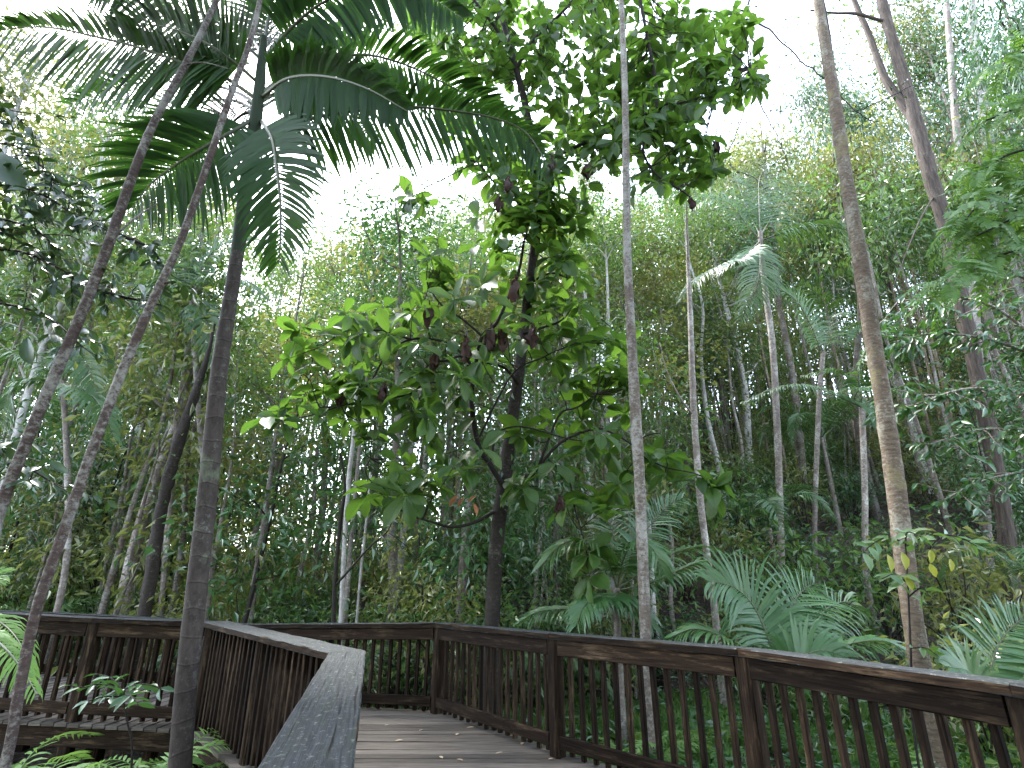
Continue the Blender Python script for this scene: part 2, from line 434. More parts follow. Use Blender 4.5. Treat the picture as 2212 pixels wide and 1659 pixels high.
def soil_mat():
    m, n, l, b, out = new_mat('soil')
    tc = n.new('ShaderNodeTexCoord')
    t1 = n.new('ShaderNodeTexNoise'); t1.inputs['Scale'].default_value = 1.1; t1.inputs['Detail'].default_value = 6; l.new(tc.outputs['Object'], t1.inputs['Vector'])
    t2 = n.new('ShaderNodeTexNoise'); t2.inputs['Scale'].default_value = 18; t2.inputs['Detail'].default_value = 6; l.new(tc.outputs['Object'], t2.inputs['Vector'])
    r1 = ramp(n, [(0.35, (0.022, 0.017, 0.012)), (0.55, (0.055, 0.040, 0.028)), (0.7, (0.035, 0.045, 0.018))]); l.new(t1.outputs[0], r1.inputs[0])
    r2 = ramp(n, [(0.35, (0.5, 0.5, 0.5)), (0.7, (1.4, 1.35, 1.3))]); l.new(t2.outputs[0], r2.inputs[0])
    l.new(mixc(n, l, 1.0, r1.outputs[0], r2.outputs[0], 'MULTIPLY'), b.inputs['Base Color'])
    b.inputs['Roughness'].default_value = 0.95
    bp = n.new('ShaderNodeBump'); bp.inputs['Strength'].default_value = 0.8; bp.inputs['Distance'].default_value = 0.05
    l.new(t2.outputs[0], bp.inputs['Height']); l.new(bp.outputs[0], b.inputs['Normal'])
    return m
M['soil'] = soil_mat()

# ------------------------------------------------------------------ ground
def build_ground():
    xs = np.concatenate([np.linspace(-300, -42, 14), np.linspace(-40, 40, 121), np.linspace(42, 300, 14)])
    ys = np.concatenate([np.linspace(-120, -12, 8), np.linspace(-10, 60, 106), np.linspace(64, 400, 16)])
    V = np.array([(x, y, ground_z(x, y)) for y in ys for x in xs])
    nx, ny = len(xs), len(ys)
    i, j = np.meshgrid(np.arange(ny - 1), np.arange(nx - 1), indexing='ij')
    a = i * nx + j
    q = np.stack([a, a + 1, a + nx + 1, a + nx], -1).reshape(-1, 4)
    o = obj('ground', MB().add(V, q=q).mesh('ground', M['soil'], True))
    o['kind'] = 'structure'
build_ground()

# ------------------------------------------------------------------ boardwalk deck
R1, R2, R3, R4 = (-0.92, 7.60), (0.42, 5.85), (1.72, 4.48), (2.46, 2.98)
R5, R6 = (2.95, 1.15), (3.1, -1.2)
CN = (-1.18, 4.34)                      # corner of the near handrail
N0 = (-0.30, 0.66)                      # its near end
M1 = (-3.40, 6.80)                      # far end of the middle rail
L1, L2 = (-5.9, 6.85), (-9.5, 6.9)
B2, B3, B4 = (-3.55, 8.25), (-6.0, 9.1), (-10.0, 9.7)

def deckz(x):
    return 0.0 if x > -3.42 else 0.03 + 0.040 * min(4.0, -3.42 - x)

deck = bpy.data.objects.new('boardwalk_deck', None); COL.objects.link(deck); deck['kind'] = 'structure'

def seg_clip(poly, axis, c):
    """crossings of the line axis=c with a polygon, sorted along the other axis"""
    out = []
    for k in range(len(poly)):
        a, b = poly[k], poly[(k + 1) % len(poly)]
        if (a[axis] - c) * (b[axis] - c) < 0:
            t = (c - a[axis]) / (b[axis] - a[axis])
            out.append((a[1 - axis] + t * (b[1 - axis] - a[1 - axis]), (b[1 - axis] - a[1 - axis]) / (b[axis] - a[axis])))
    return sorted(out)

def build_deck():
    e = 0.09
    main = [(R1[0] + e, R1[1] + e), (R2[0] + e, R2[1] + e), (R3[0] + e, R3[1] + e), (R4[0] + e, R4[1]), (R5[0] + e, R5[1]), (R6[0] + e, R6[1]), (-0.3, -1.2),
            (N0[0] - e, N0[1]), (CN[0] - e, CN[1] - e), (M1[0], M1[1] - e), (B2[0], B2[1] + e)]
    y, k = -1.15, 0
    pw = 0.140
    rng = np.random.RandomState(3)
    while y < 8.3:
        cr = seg_clip(main, 1, y)
        for s in range(0, len(cr) - 1, 2):
            (xa, ka), (xb, kb) = cr[s], cr[s + 1]
            if xb - xa < 0.1: continue
            mb = MB()
            zz = -0.0185 + rng.randn() * 0.0016
            ov = rng.uniform(-0.012, 0.012, 2)
            beam(mb, (xa + ov[0], y, zz), (xb + ov[1], y, zz + rng.randn() * 0.001), pw - rng.uniform(0.006, 0.011), 0.036, segs=4, cham=0.004, m0=-ka, m1=-kb, jit=0.0008, rng=rng)
            obj('plank', mb.mesh('plank', M['deck_wood']), deck)
        y += pw
    left = [(M1[0] - 0.01, M1[1] - 0.13), (L1[0], L1[1] - 0.13), (L2[0], L2[1] - 0.13), (B4[0], B4[1] + e), (B3[0], B3[1] + e), (B2[0] - 0.01, B2[1] + e)]
    x = -3.50
    while x > -9.4:
        cr = seg_clip(left, 0, x)
        if len(cr) >= 2:
            mb = MB(); z0 = deckz(x) - 0.018 + rng.randn() * 0.0015
            # the boards of the side walk run a little askew
            sk = 0.10
            beam(mb, (x - sk / 2, cr[0][0], z0), (x + sk / 2, cr[-1][0], z0), pw - rng.uniform(0.006, 0.011), 0.036, segs=4, cham=0.004, jit=0.0008, rng=rng)
            obj('plank', mb.mesh('plank', M['deck_wood']), deck)
        x -= pw
    # bearers, edge joists and stumps under the deck
    def joist(a, b, za, zb, w=0.05, h=0.17, nm='joist'):
        obj(nm, beam(MB(), (a[0], a[1], za), (b[0], b[1], zb), w, h, segs=3, jit=0.001).mesh(nm, M['rail_wood']), deck)
    def under(a): return deckz(a[0]) - 0.045 - 0.09
    edges = [(R1, R2), (R2, R3), (R3, R4), (R4, R5), (R5, R6), (N0, CN), (CN, (-3.40, 6.80)), (R1, B2)]
    for a, b in edges:
        joist(a, b, -0.13, -0.13)
    for a, b in (((-3.46, 6.74), (-5.9, 6.78)), ((-5.9, 6.78), (-9.4, 6.84)), ((-3.6, 8.2), (-6, 9.0)), ((-6, 9.0), (-9.9, 9.6)), ((-3.5, 7.5), (-9.5, 8.2))):
        joist(a, b, under(a), under(b), h=0.19)
    for y in (1.2, 2.6, 4.0, 5.3, 6.6):
        cr = seg_clip(main, 1, y)
        joist((cr[0][0] + 0.1, y), (cr[-1][0] - 0.1, y), -0.30, -0.30, 0.09, 0.15, 'bearer')
    for p in ((-0.5, 2.6), (-1.0, 4.0), (2.3, 2.7), (0.8, 5.3), (-2.4, 6.3), (-1.3, 7.3), (-4.55, 6.98), (-6.6, 7.0), (-8.3, 7.0), (-4.8, 8.5), (-7.0, 9.1), (-0.4, 6.4)):
        zt = deckz(p[0]) - 0.05
        obj('stump', beam(MB(), (p[0], p[1], ground_z(*p) - 0.2), (p[0], p[1], zt), 0.13, 0.13, up=(0, 1, 0), segs=4, jit=0.0015).mesh('stump', M['rail_wood']), deck)
build_deck()

# ------------------------------------------------------------------ railings
def railing(name, label, path, inner, capw=0.17, spacing=0.122, posts=None, post_down=None, first_post=True, last_post=True, extra_posts=(), cap_ext=(0, 0), seed=1):
    """path: (x, y, cap top z, deck z); inner = +1 when the walking side lies to the left of the travel direction"""
    rng = np.random.RandomState(seed)
    root = thing(name, (path[0][0], path[0][1], path[0][3]), label, 'railing', 'timber railings of the boardwalk')
    off = np.array(root.location)
    pts = [np.array(p, float) for p in path]
    nseg = len(pts) - 1
    dirs = [nrm(pts[k + 1][:2] - pts[k][:2]) for k in range(nseg)]
    CT = 0.055
    # how far each cap end runs past its corner: the mitre
    for k in range(nseg):
        a, b = pts[k], pts[k + 1]
        d = dirs[k]
        def tanm(d0, d1):
            an = math.atan2(d0[0] * d1[1] - d0[1] * d1[0], float(np.dot(d0, d1)))
            return math.tan(an / 2)
        m0 = tanm(dirs[k - 1], d) if k > 0 else 0.0
        m1 = -tanm(d, dirs[k + 1]) if k < nseg - 1 else 0.0
        # lateral + is to the right of travel; a left turn lengthens the right side
        pa = a[:2] - d * (cap_ext[0] if k == 0 else -0.0015)
        pb = b[:2] + d * (cap_ext[1] if k == nseg - 1 else -0.0015)
        L = np.linalg.norm(pb - pa)
        mb = MB()
        beam(mb, (*pa, a[2] - CT / 2), (*pb, b[2] - CT / 2), capw, CT, segs=max(4, int(L / 0.12)), cham=0.006, m0=-m0 if k > 0 else 0, m1=-m1 if k < nseg - 1 else 0, jit=0.0016, rng=rng)
        me = mb.mesh('cap_rail', M['rail_wood'], off=off)
        me.materials.append(M['cap_wood'])
        for pl in me.polygons:
            if abs(pl.normal.z) > 0.5: pl.material_index = 1
        obj('cap_rail', me, root)
        # fascia and bottom rail stand on the walking side of the balusters
        sd = np.array((-d[1], d[0])) * inner
        sh = sd * 0.028
        pw = 0.07
        p0, p1 = a[:2] + d * pw + sh, b[:2] - d * pw + sh
        beam_f = beam(MB(), (*p0, a[2] - CT - 0.072), (*p1, b[2] - CT - 0.072), 0.045, 0.140, segs=5, jit=0.0012, rng=rng)
        obj('top_rail', beam_f.mesh('top_rail', M['rail_wood'], off=off), root)
        beam_b = beam(MB(), (*p0, a[3] + 0.125), (*p1, b[3] + 0.125), 0.045, 0.110, segs=5, jit=0.0012, rng=rng)
        obj('bottom_rail', beam_b.mesh('bottom_rail', M['rail_wood'], off=off), root)
        Ls = np.linalg.norm(b[:2] - a[:2])
        ex = [t for (kk, t) in extra_posts if kk == k]
        nb = int((Ls - 0.20) / spacing)
        for q in range(nb):
            t = (0.10 + (q + 0.5) * (Ls - 0.20) / nb) / Ls
            if any(abs(t - e) * Ls < 0.10 for e in ex): continue
            c = a + (b - a) * t
            cc = c[:2] - sd * 0.020
            z0, z1 = c[3] + 0.02 + rng.uniform(-0.012, 0.012), c[2] - CT - 0.004
            jx = rng.randn(2) * 0.004
            mb = beam(MB(), (*(cc + jx), z0), (*(cc - jx), z1), 0.042, 0.042, up=(d[0], d[1], 0), segs=2, cham=0.005, jit=0.001, rng=rng)
            obj('baluster', mb.mesh('baluster', M['rail_wood'], off=off), root)
        for e in ex:
            c = a + (b - a) * e
            mb = beam(MB(), (*c[:2], c[3] - 0.35), (*c[:2], c[2] - CT - 0.002), 0.09, 0.09, up=(d[0], d[1], 0), segs=5, cham=0.02, jit=0.001, rng=rng)
            obj('post', mb.mesh('post', M['rail_wood'], off=off), root)
    for k, p in enumerate(pts):
        if (k == 0 and not first_post) or (k == nseg and not last_post): continue
        d = dirs[min(k, nseg - 1)] if k == 0 else nrm(dirs[k - 1] + dirs[min(k, nseg - 1)])
        mb = beam(MB(), (*p[:2], (ground_z(*p[:2]) - 0.2)), (*p[:2], p[2] - CT - 0.002), 0.128, 0.128, up=(d[0], d[1], 0), segs=8, cham=0.022, jit=0.0015, rng=rng)
        obj('post', mb.mesh('post', M['rail_wood'], off=off), root)
    return root

railing('timber_railing', 'dark timber railing sweeping from the far corner post along the right of the deck',
        [(*R1, 1.01, 0), (*R2, 1.03, 0), (*R3, 1.04, 0), (*R4, 1.04, 0), (*R5, 1.04, 0), (*R6, 1.04, 0)], -1, seed=21)
railing('timber_railing', 'short timber railing left of the far corner post, across the end of the deck',
        [(*R1, 1.008, 0), (*B2, 0.95, 0.0), ], +1, first_post=False, seed=22, cap_ext=(0.0, 0.05))
railing('timber_railing', 'near timber handrail beside the viewer with a broad weathered cap turning at its corner',
        [(*N0, 1.03, 0), (*CN, 1.03, 0), (*M1, 1.075, 0.03)], -1, capw=0.255, spacing=0.118, extra_posts=((0, 0.45), (1, 0.52)), seed=23)
railing('timber_railing', 'shaded timber railing on the near edge of the side walk, behind the palm trunk',
        [(M1[0] - 0.03, M1[1], 1.072, 0.03), (-4.75, 6.80, 1.115, 0.085), (*L1, 1.165, 0.13), (*L2, 1.25, 0.19)], +1, first_post=False, seed=24, spacing=0.135)
railing('timber_railing', 'far timber railing of the side walk, seen between the balusters of the nearer one',
        [(B2[0] - 0.06, B2[1], 0.945, 0.03), (*B3, 1.01, 0.12), (*B4, 1.12, 0.19)], -1, first_post=False, seed=25, spacing=0.14)

# ------------------------------------------------------------------ palm fronds
def leaflet(mb, base, d0, wdir, L, W, droop, rng, nsec=4, grav=np.array((0, 0, -1.0))):
    p = np.array(base, float); step = L / nsec
    prof = (0.35, 1.0, 0.92, 0.6)
    V, UVs = [], []
    d = nrm(d0)
    for k in range(nsec):
        w = nrm(wdir - np.dot(wdir, d) * d) * W * prof[k] * 0.5
        V += [p - w, p + w]; UVs += [(k / nsec, 0), (k / nsec, 1)]
        d = nrm(d + grav * droop * ((k + 1) / nsec) ** 1.3)
        p = p + d * step
    V.append(p); UVs.append((1, 0.5))
    q = [(2 * k, 2 * k + 1, 2 * k + 3, 2 * k + 2) for k in range(nsec - 1)]
    mb.add(V, q=q, t=[(2 * nsec - 2, 2 * nsec - 1, 2 * nsec)], uv=UVs)

def frond(path, pairs, Lmax, W, upref=(0, 0, 1), lift=0.25, droop=0.5, stalk=0.12, rad=0.018, rng=RNG, sides=(1, -1), a0=72, a1=38, asym=(1.0, 1.0), rag=0.08):
    """returns (rachis MB, list of leaflet MBs)"""
    pts = crom(path, 8)
    seg = np.linalg.norm(np.diff(pts, axis=0), axis=1); cum = np.concatenate([[0], np.cumsum(seg)]); tot = cum[-1]
    T = nrm(np.gradient(pts, axis=0))
    up = np.asarray(upref, float)
    r = MB(); tube(r, pts, np.linspace(rad, rad * 0.2, len(pts)), 5)
    out = []
    for k in range(pairs):
        s = stalk + (1 - stalk) * (k + 0.3) / pairs
        for sg in sides:
            ss = min(0.995, s + rng.uniform(-0.3, 0.3) / pairs * (1 - stalk))
            dist = ss * tot
            i = min(len(pts) - 2, int(np.searchsorted(cum, dist)) - 1); i = max(i, 0)
            f = (dist - cum[i]) / max(seg[i], 1e-6)
            p = pts[i] * (1 - f) + pts[i + 1] * f
            t = nrm(T[i] * (1 - f) + T[i + 1] * f)
            side = nrm(np.cross(t, up)); N = np.cross(side, t)
            x = (ss - stalk) / (1 - stalk)
            L = Lmax * (0.55 + 0.45 * math.sin(math.pi * min(1, 0.12 + x * 0.75))) * (1 - 0.55 * x ** 3) * (1 + rag * rng.randn())
            L *= asym[0] if sg > 0 else asym[1]
            an = math.radians(a0 + (a1 - a0) * x + rng.randn() * 3)
            li = lift + rng.randn() * 0.06
            d0 = math.cos(an) * t + math.sin(an) * (sg * side * math.cos(li) + N * math.sin(li))
            m = MB()
            wd = nrm(t * math.cos(0.35) - N * 0.35 * 1 + side * rng.randn() * 0.15)
            leaflet(m, p, d0, wd, L, W * (1 - 0.45 * x) * (1 + 0.1 * rng.randn()), droop * (1 + 0.25 * rng.randn()), rng)
            out.append(m)
    return r, out

def merge(mbs):
    a = MB()
    for m in mbs:
        for v, uv in zip(m.v, m.uv): pass
        V = np.concatenate(m.v); UV = np.concatenate(m.uv)
        a.add(V, q=np.concatenate(m.q) if m.q else None, t=np.concatenate(m.t) if m.t else None, uv=UV)
    return a

def px_path(pp):
    return [P(u, v, Y) for u, v, Y in pp]

def trunk_mesh(mb, pp, jit=0.02, sides=14, n=8, to_ground=True, wf=1.0):
    """pp rows (u, v, Y, width in px): a trunk that passes through those points of the place; runs on down to the ground"""
    rows = np.array([(*P(u, v, Y), 0.5 * w * wf * PXM(v, Y, u)) for u, v, Y, w in pp])
    if to_ground:
        a, b = rows[0], rows[1]
        d = (a - b); 
        g = ground_z(a[0], a[1]) - 0.15
        if a[2] > g:
            k = (a[2] - g) / max(0.05, -d[2])
            k = min(k, 12)
            nb = a + d * k * 0.35; nb[2] = g; nb[3] = a[3] * 1.10
            rows = np.vstack([nb, rows])
    c = crom(rows, n)
    tube(mb, c[:, :3], c[:, 3], sides, jit)
    return rows[0][:3], c

# ---- the tall palm on the left
def build_palm():
    rng = np.random.RandomState(5)
    YB = 5.2
    tp = [(385, 1700, YB, 80), (400, 1500, YB, 70), (422, 1300, YB, 66), (450, 1050, YB, 58), (474, 800, YB, 50), (497, 650, YB, 43), (513, 545, YB, 38)]
    mb = MB()
    base, c = trunk_mesh(mb, tp, 0.012, 18, wf=0.77)
    root = thing('palm_tree', base, 'tall feather palm with ringed brown trunk and green shaft at the left railing', 'palm tree')
    obj('trunk', mb.mesh('trunk', M['palm_bark'], True, base), root)
    ms = MB()
    sp = np.array([(*P(u, v, YB), 0.5 * w * PXM(v, YB, u)) for u, v, w in [(513, 546, 30), (520, 500, 33), (532, 400, 34), (546, 300, 32), (556, 230, 29), (564, 150, 24), (570, 80, 14)]])
    cs = crom(sp, 6); tube(ms, cs[:, :3], cs[:, 3], 16, 0.012)
    obj('crownshaft', ms.mesh('crownshaft', M['palm_shaft'], True, base), root)
    Y = YB
    cam_up = (0.0, -0.8, 0.6)
    FC = (0, -0.78, -0.5)
    F = [  # path, pairs, leaflet length, upref, lift, droop, separate leaflets, length factors of the two rows
        ([(560, 300, Y), (632, 268, Y - .15), (737, 243, Y - .3), (870, 231, Y - .4), (970, 238, Y - .45), (1071, 256, Y - .5), (1137, 287, Y - .5), (1180, 350, Y - .5)], 64, 0.95, FC, 0.15, 0.26, True, (1.0, 0.40)),
        ([(566, 200, Y), (640, 150, Y + .2), (770, 118, Y + .4), (870, 138, Y + .5), (970, 185, Y + .55), (1060, 235, Y + .5), (1120, 300, Y + .5)], 56, 0.86, FC, 0.15, 0.30, False, (1.0, 0.75)),
        ([(565, 262, Y), (588, 300, Y - .5), (598, 360, Y - .75), (606, 440, Y - .8), (606, 520, Y - .8), (602, 570, Y - .75)], 56, 0.80, (0.05, -1, -0.2), 0.1, 0.34, True, (1, 1)),
        ([(550, 255, Y), (500, 285, Y - .2), (440, 318, Y - .3), (380, 355, Y - .35), (325, 398, Y - .4), (285, 450, Y - .4)], 56, 1.05, FC, 0.1, 0.30, True, (0.9, 1.0)),
        ([(556, 215, Y), (480, 165, Y - .1), (400, 138, Y - .2), (300, 103, Y - .3), (200, 78, Y - .35), (110, 60, Y - .4), (20, 62, Y - .4), (-60, 80, Y - .4)], 66, 1.05, FC, 0.15, 0.26, False, (0.40, 1.0)),
        ([(570, 130, Y), (620, 70, Y - .1), (690, 10, Y - .3), (790, -30, Y - .5), (900, -20, Y - .6), (1000, 40, Y - .65)], 52, 0.86, FC, 0.2, 0.35, False, (1, 0.8)),
        ([(566, 130, Y), (500, 70, Y - .1), (420, 20, Y - .2), (300, -30, Y - .3), (200, -10, Y - .4)], 52, 0.86, FC, 0.2, 0.35, False, (0.7, 1)),
        ([(552, 235, Y), (490, 215, Y + .6), (420, 225, Y + 1.1), (350, 262, Y + 1.5), (290, 315, Y + 1.7)], 48, 0.95, FC, 0.15, 0.35, False, (0.8, 1)),
        ([(570, 110, Y), (578, 50, Y), (590, 0, Y - .1), (620, -90, Y - .4), (650, -150, Y - .8)], 46, 0.8, FC, 0.2, 0.3, False, (1, 1)),
        ([(566, 230, Y), (620, 205, Y + .7), (690, 215, Y + 1.3), (760, 255, Y + 1.7), (810, 310, Y + 1.9)], 48, 0.9, FC, 0.15, 0.35, False, (1, 0.8)),
        ([(568, 120, Y), (540, 80, Y + .5), (505, 60, Y + 1.0), (450, 40, Y + 1.5), (390, 60, Y + 1.9)], 46, 0.95, FC, 0.2, 0.35, False, (0.8, 1)),
        ([(570, 120, Y), (610, 85, Y + .6), (670, 80, Y + 1.2), (740, 70, Y + 1.8), (800, 95, Y + 2.1)], 46, 0.95, FC, 0.2, 0.35, False, (1, 0.8)),
        ([(556, 225, Y), (500, 195, Y + .3), (430, 180, Y + .5), (340, 175, Y + .7), (240, 190, Y + .8), (150, 225, Y + .9)], 54, 0.85, FC, 0.2, 0.32, False, (0.6, 1)),
        ([(566, 210, Y), (620, 170, Y - .4), (700, 165, Y - .7), (790, 190, Y - .9), (880, 240, Y - 1.0)], 48, 0.7, FC, 0.2, 0.35, False, (1, 0.8)),
        ([(558, 180, Y), (500, 130, Y - .2), (430, 85, Y - .3), (340, 55, Y - .3), (250, 60, Y - .2)], 50, 0.8, FC, 0.2, 0.35, False, (0.8, 1)),
        ([(562, 175, Y), (560, 100, Y + .6), (570, 20, Y + 1.0), (560, -60, Y + 1.1)], 44, 0.9, FC, 0.2, 0.3, False, (1, 1)),
        ([(558, 240, Y), (520, 250, Y + .5), (470, 300, Y + .9), (430, 370, Y + 1.1), (410, 440, Y + 1.15)], 46, 0.85, FC, 0.15, 0.35, False, (0.9, 1)),
    ]
    for path, pairs, Lm, up, lift, droop, sep, asym in F:
        r, ls = frond(px_path(path), int(pairs * (1.0 if sep else 1.35)), Lm, 0.058 if sep else 0.078, up, lift, droop, 0.13, 0.026, rng, asym=asym)
        fo = obj('frond', r.mesh('frond', M['rachis'], True, base), root)
        if sep:
            for m in ls:
                obj('leaflet', m.mesh('leaflet', M['palm_leaf'], False, base), fo)
        else:
            obj('leaflets', merge(ls).mesh('leaflets', M['palm_leaf'], False, base), fo, 'stuff')
build_palm()

# ------------------------------------------------------------------ generic foliage pieces
def cluster_leaves(mb, centers, n, sig, L, W, droop, rng, tmpl=LEAF2, updir=0.7):
    C = np.repeat(np.asarray(centers, float), n, axis=0); N = len(C)
    off = rng.randn(N, 3) * np.array((sig, sig, sig * 0.6))
    d = nrm(off) * 0.7 + rng.randn(N, 3) * 0.45 + np.array((0, 0, -droop))
    up = rng.randn(N, 3) * 0.55 + np.array((0, 0, updir))
    l = L * rng.uniform(0.65, 1.25, N)
    leaves(mb, C + off, d, up, l, l * W * rng.uniform(0.8, 1.2, N), tmpl)

def limb(mb, a, b, r0, r1, rng, sag=0.12, n=5, sides=5):
    a = np.asarray(a, float); b = np.asarray(b, float)
    ln = np.linalg.norm(b - a)
    m1 = a + (b - a) * 0.35 + rng.randn(3) * ln * 0.06 + np.array((0, 0, ln * sag))
    m2 = a + (b - a) * 0.7 + rng.randn(3) * ln * 0.05 + np.array((0, 0, ln * sag * 0.8))
    c = crom([a, m1, m2, b], max(2, n // 3 + 1))
    tube(mb, c, np.linspace(r0, r1, len(c)), sides)
    return c

def forest_tree_meshes(rng, H, r0, zlo, R, ncl, nlf, L, W, droop, sig, leaf, bark, tmpl=LEAF2, wig=0.011):
    tw, lf = MB(), MB()
    k = 7
    z = np.linspace(-0.3, H, k)
    xy = np.cumsum(rng.randn(k, 2) * wig * H, axis=0); xy -= xy[0]
    tp = crom(np.column_stack([xy, z]), 4)
    tr = np.interp(tp[:, 2], [-0.3, H * 0.1, H], [r0 * 1.25, r0, r0 * 0.18])
    tube(tw, tp, tr, 8, 0.03, rng)
    def trunk_at(zz):
        return np.array([np.interp(zz, tp[:, 2], tp[:, i]) for i in range(3)])
    cs = []
    nb = max(4, ncl // 5)
    for b in range(nb):
        t = rng.rand() ** 0.8
        zc = zlo + (H - zlo) * t
        prof = R * (0.45 + 0.55 * math.sin(math.pi * min(1, 0.15 + 0.8 * t))) 
        an = rng.rand() * 6.283
        rr = prof * rng.uniform(0.45, 1.0)
        tip = trunk_at(zc) + np.array((math.cos(an) * rr, math.sin(an) * rr, rng.uniform(-0.3, 0.4)))
        at = trunk_at(max(zlo * 0.75, zc - rr * rng.uniform(0.4, 0.9)))
        rad = r0 * rng.uniform(0.18, 0.34)
        c = limb(tw, at, tip, rad, rad * 0.25, rng, 0.08)
        for q in range(max(1, int(round(ncl / nb)))):
            s = rng.uniform(0.45, 1.0)
            p = c[int(s * (len(c) - 1))] + rng.randn(3) * np.array((0.55, 0.55, 0.35)) * sig * 1.6
            tube(tw, [c[int(s * (len(c) - 1))], p], [rad * 0.22, rad * 0.08], 3)
            cs.append(p)
    cluster_leaves(lf, cs, nlf, sig, L, W, droop, rng, tmpl)
    return tw.mesh('trunk', bark, True), lf.mesh('crown', leaf)

def proto(name, cat, meshes, names=('trunk', 'crown')):
    """a thing kept unlinked until it is placed: the first placing links it, later ones copy it"""
    return {'name': name, 'cat': cat, 'meshes': meshes, 'names': names}

def place(pr, loc, rz, s, label, group, tilt=(0, 0), sz=None):
    r = thing(pr['name'], loc, label, pr['cat'], group)
    r.rotation_euler = (tilt[0], tilt[1], rz); r.scale = (s, s, s if sz is None else sz)
    for nm, me in zip(pr['names'], pr['meshes']):
        obj(nm, me, r)
    return r

# ------------------------------------------------------------------ big broad-leaved tree in the middle
def build_broad_tree():
    rng = np.random.RandomState(17)
    Y0 = 8.7
    def D(u, v): return Y0
    mb = MB()
    base, c = trunk_mesh(mb, wf=0.76, jit=0.03, pp=[(1062, 1380, Y0, 48), (1068, 1250, Y0, 45), (1075, 1150, Y0, 43), (1088, 1055, Y0, 42), (1104, 930, Y0, 36), (1119, 820, Y0, 33), (1131, 720, Y0, 30),
                              (1146, 600, Y0 - .1, 28), (1160, 480, Y0 - .2, 28), (1158, 380, Y0 - .3, 27), (1135, 230, Y0 - .4, 22), (1104, 110, Y0 - .5, 18), (1075, 0, Y0 - .6, 15), (1050, -150, Y0 - .7, 10)])
    root = thing('broad_leaved_tree', base, 'broad leaved tree in the middle behind the far corner post, large ribbed leaves', 'tree')
    obj('trunk', mb.mesh('trunk', M['dark_bark'], True, base), root)
    L = [  # limbs: pixels through which they pass, end depth offsets, start/end width px
        ([(1090, 1056), (1060, 1005), (1034, 963), (1019, 870), (1026, 800), (1041, 726), (1071, 700), (1101, 636), (1121, 586), (1132, 520)], -0.1, -0.9, 12, 5),
        ([(1026, 800), (987, 753), (954, 736), (887, 733), (837, 763), (804, 820), (770, 855)], -0.5, -1.0, 6, 3),
        ([(1026, 800), (1000, 770), (960, 780), (927, 783), (897, 846), (804, 863), (737, 876), (690, 880)], -0.5, -1.2, 6, 3),
        ([(887, 733), (830, 715), (770, 712), (737, 716)], -0.85, -1.0, 5, 3),
        ([(1110, 1050), (1130, 1030), (1157, 1023), (1181, 986), (1221, 950), (1284, 926), (1324, 936), (1364, 960), (1395, 990)], -0.1, -0.8, 9, 3),
        ([(1157, 1023), (1184, 953), (1211, 893), (1247, 880), (1290, 850)], -0.3, -0.6, 6, 3),
        ([(1061, 993), (1071, 943), (1091, 926), (1137, 923), (1237, 950), (1291, 950)], -0.4, -0.9, 5, 2),
        ([(1037, 943), (1071, 870), (1114, 800), (1171, 773), (1197, 760), (1260, 735)], -0.5, -1.0, 5, 2),
        ([(1184, 993), (1227, 1033), (1244, 1106), (1257, 1150), (1270, 1205)], -0.4, -1.0, 4, 2),
        ([(1067, 1106), (1020, 1130), (975, 1138), (935, 1128), (880, 1110), (840, 1085)], -0.1, -1.0, 8, 3),
        ([(1120, 830), (1090, 795), (1045, 783), (1010, 790)], -0.1, -0.5, 7, 4),
        ([(1160, 500), (1130, 450), (1110, 430), (1080, 410), (1060, 385), (1030, 350)], -0.2, -0.8, 7, 3),
        ([(1160, 400), (1190, 350), (1225, 325), (1270, 305), (1310, 275), (1370, 255), (1420, 235), (1480, 200)], -0.3, -1.0, 10, 4),
        ([(1420, 235), (1415, 170), (1400, 90), (1385, 10), (1375, -60)], -1.0, -1.6, 7, 6),
        ([(1420, 235), (1398, 290), (1390, 330), (1420, 380), (1470, 410), (1490, 425)], -1.0, -1.3, 6, 3),
        ([(1115, 150), (1150, 90), (1190, 50), (1230, 10), (1260, -40)], -0.5, -1.2, 9, 5),
        ([(1104, 110), (1070, 60), (1040, 20), (1000, -30)], -0.5, -1.0, 8, 5),
        ([(1420, 235), (1500, 215), (1570, 200), (1620, 150)], -1.0, -1.2, 5, 2),
        ([(1131, 720), (1180, 705), (1215, 690), (1245, 650)], -0.1, -0.6, 6, 3),
        ([(1145, 610), (1190, 590), (1225, 600)], -0.1, -0.5, 6, 3),
        ([(1041, 726), (1000, 690), (955, 660), (925, 620)], -0.6, -0.9, 5, 3),
        ([(1364, 960), (1400, 940), (1425, 935)], -0.8, -0.9, 3, 2),
        ([(1395, 990), (1440, 1010), (1490, 1020), (1520, 1030)], -0.8, -1.2, 3, 2),
        ([(737, 876), (680, 895), (630, 905), (600, 910)], -1.2, -1.4, 3, 2),
        ([(840, 1085), (810, 1050), (790, 1020), (800, 990)], -1.0, -1.1, 3, 2),
        ([(1030, 350), (980, 375), (930, 400), (890, 420)], -0.8, -0.9, 3, 2),
        ([(1470, 410), (1495, 430), (1500, 450)], -1.3, -1.3, 3, 2),
    ]
    nodes = []
    for pp, d0, d1, w0, w1 in L:
        k = len(pp)
        rows = np.array([(*P(u, v, Y0 + d0 + (d1 - d0) * i / (k - 1)), 0.5 * (w0 + (w1 - w0) * i / (k - 1)) * PXM(v, Y0)) for i, (u, v) in enumerate(pp)])
        cc = crom(rows, 5)
        b = MB(); tube(b, cc[:, :3], cc[:, 3], 7, 0.04)
        obj('branch', b.mesh('branch', M['twig'], True, base), root)
        nodes.append(cc[:, :3])
    nodes = np.vstack(nodes + [c[len(c) // 2:, :3]])
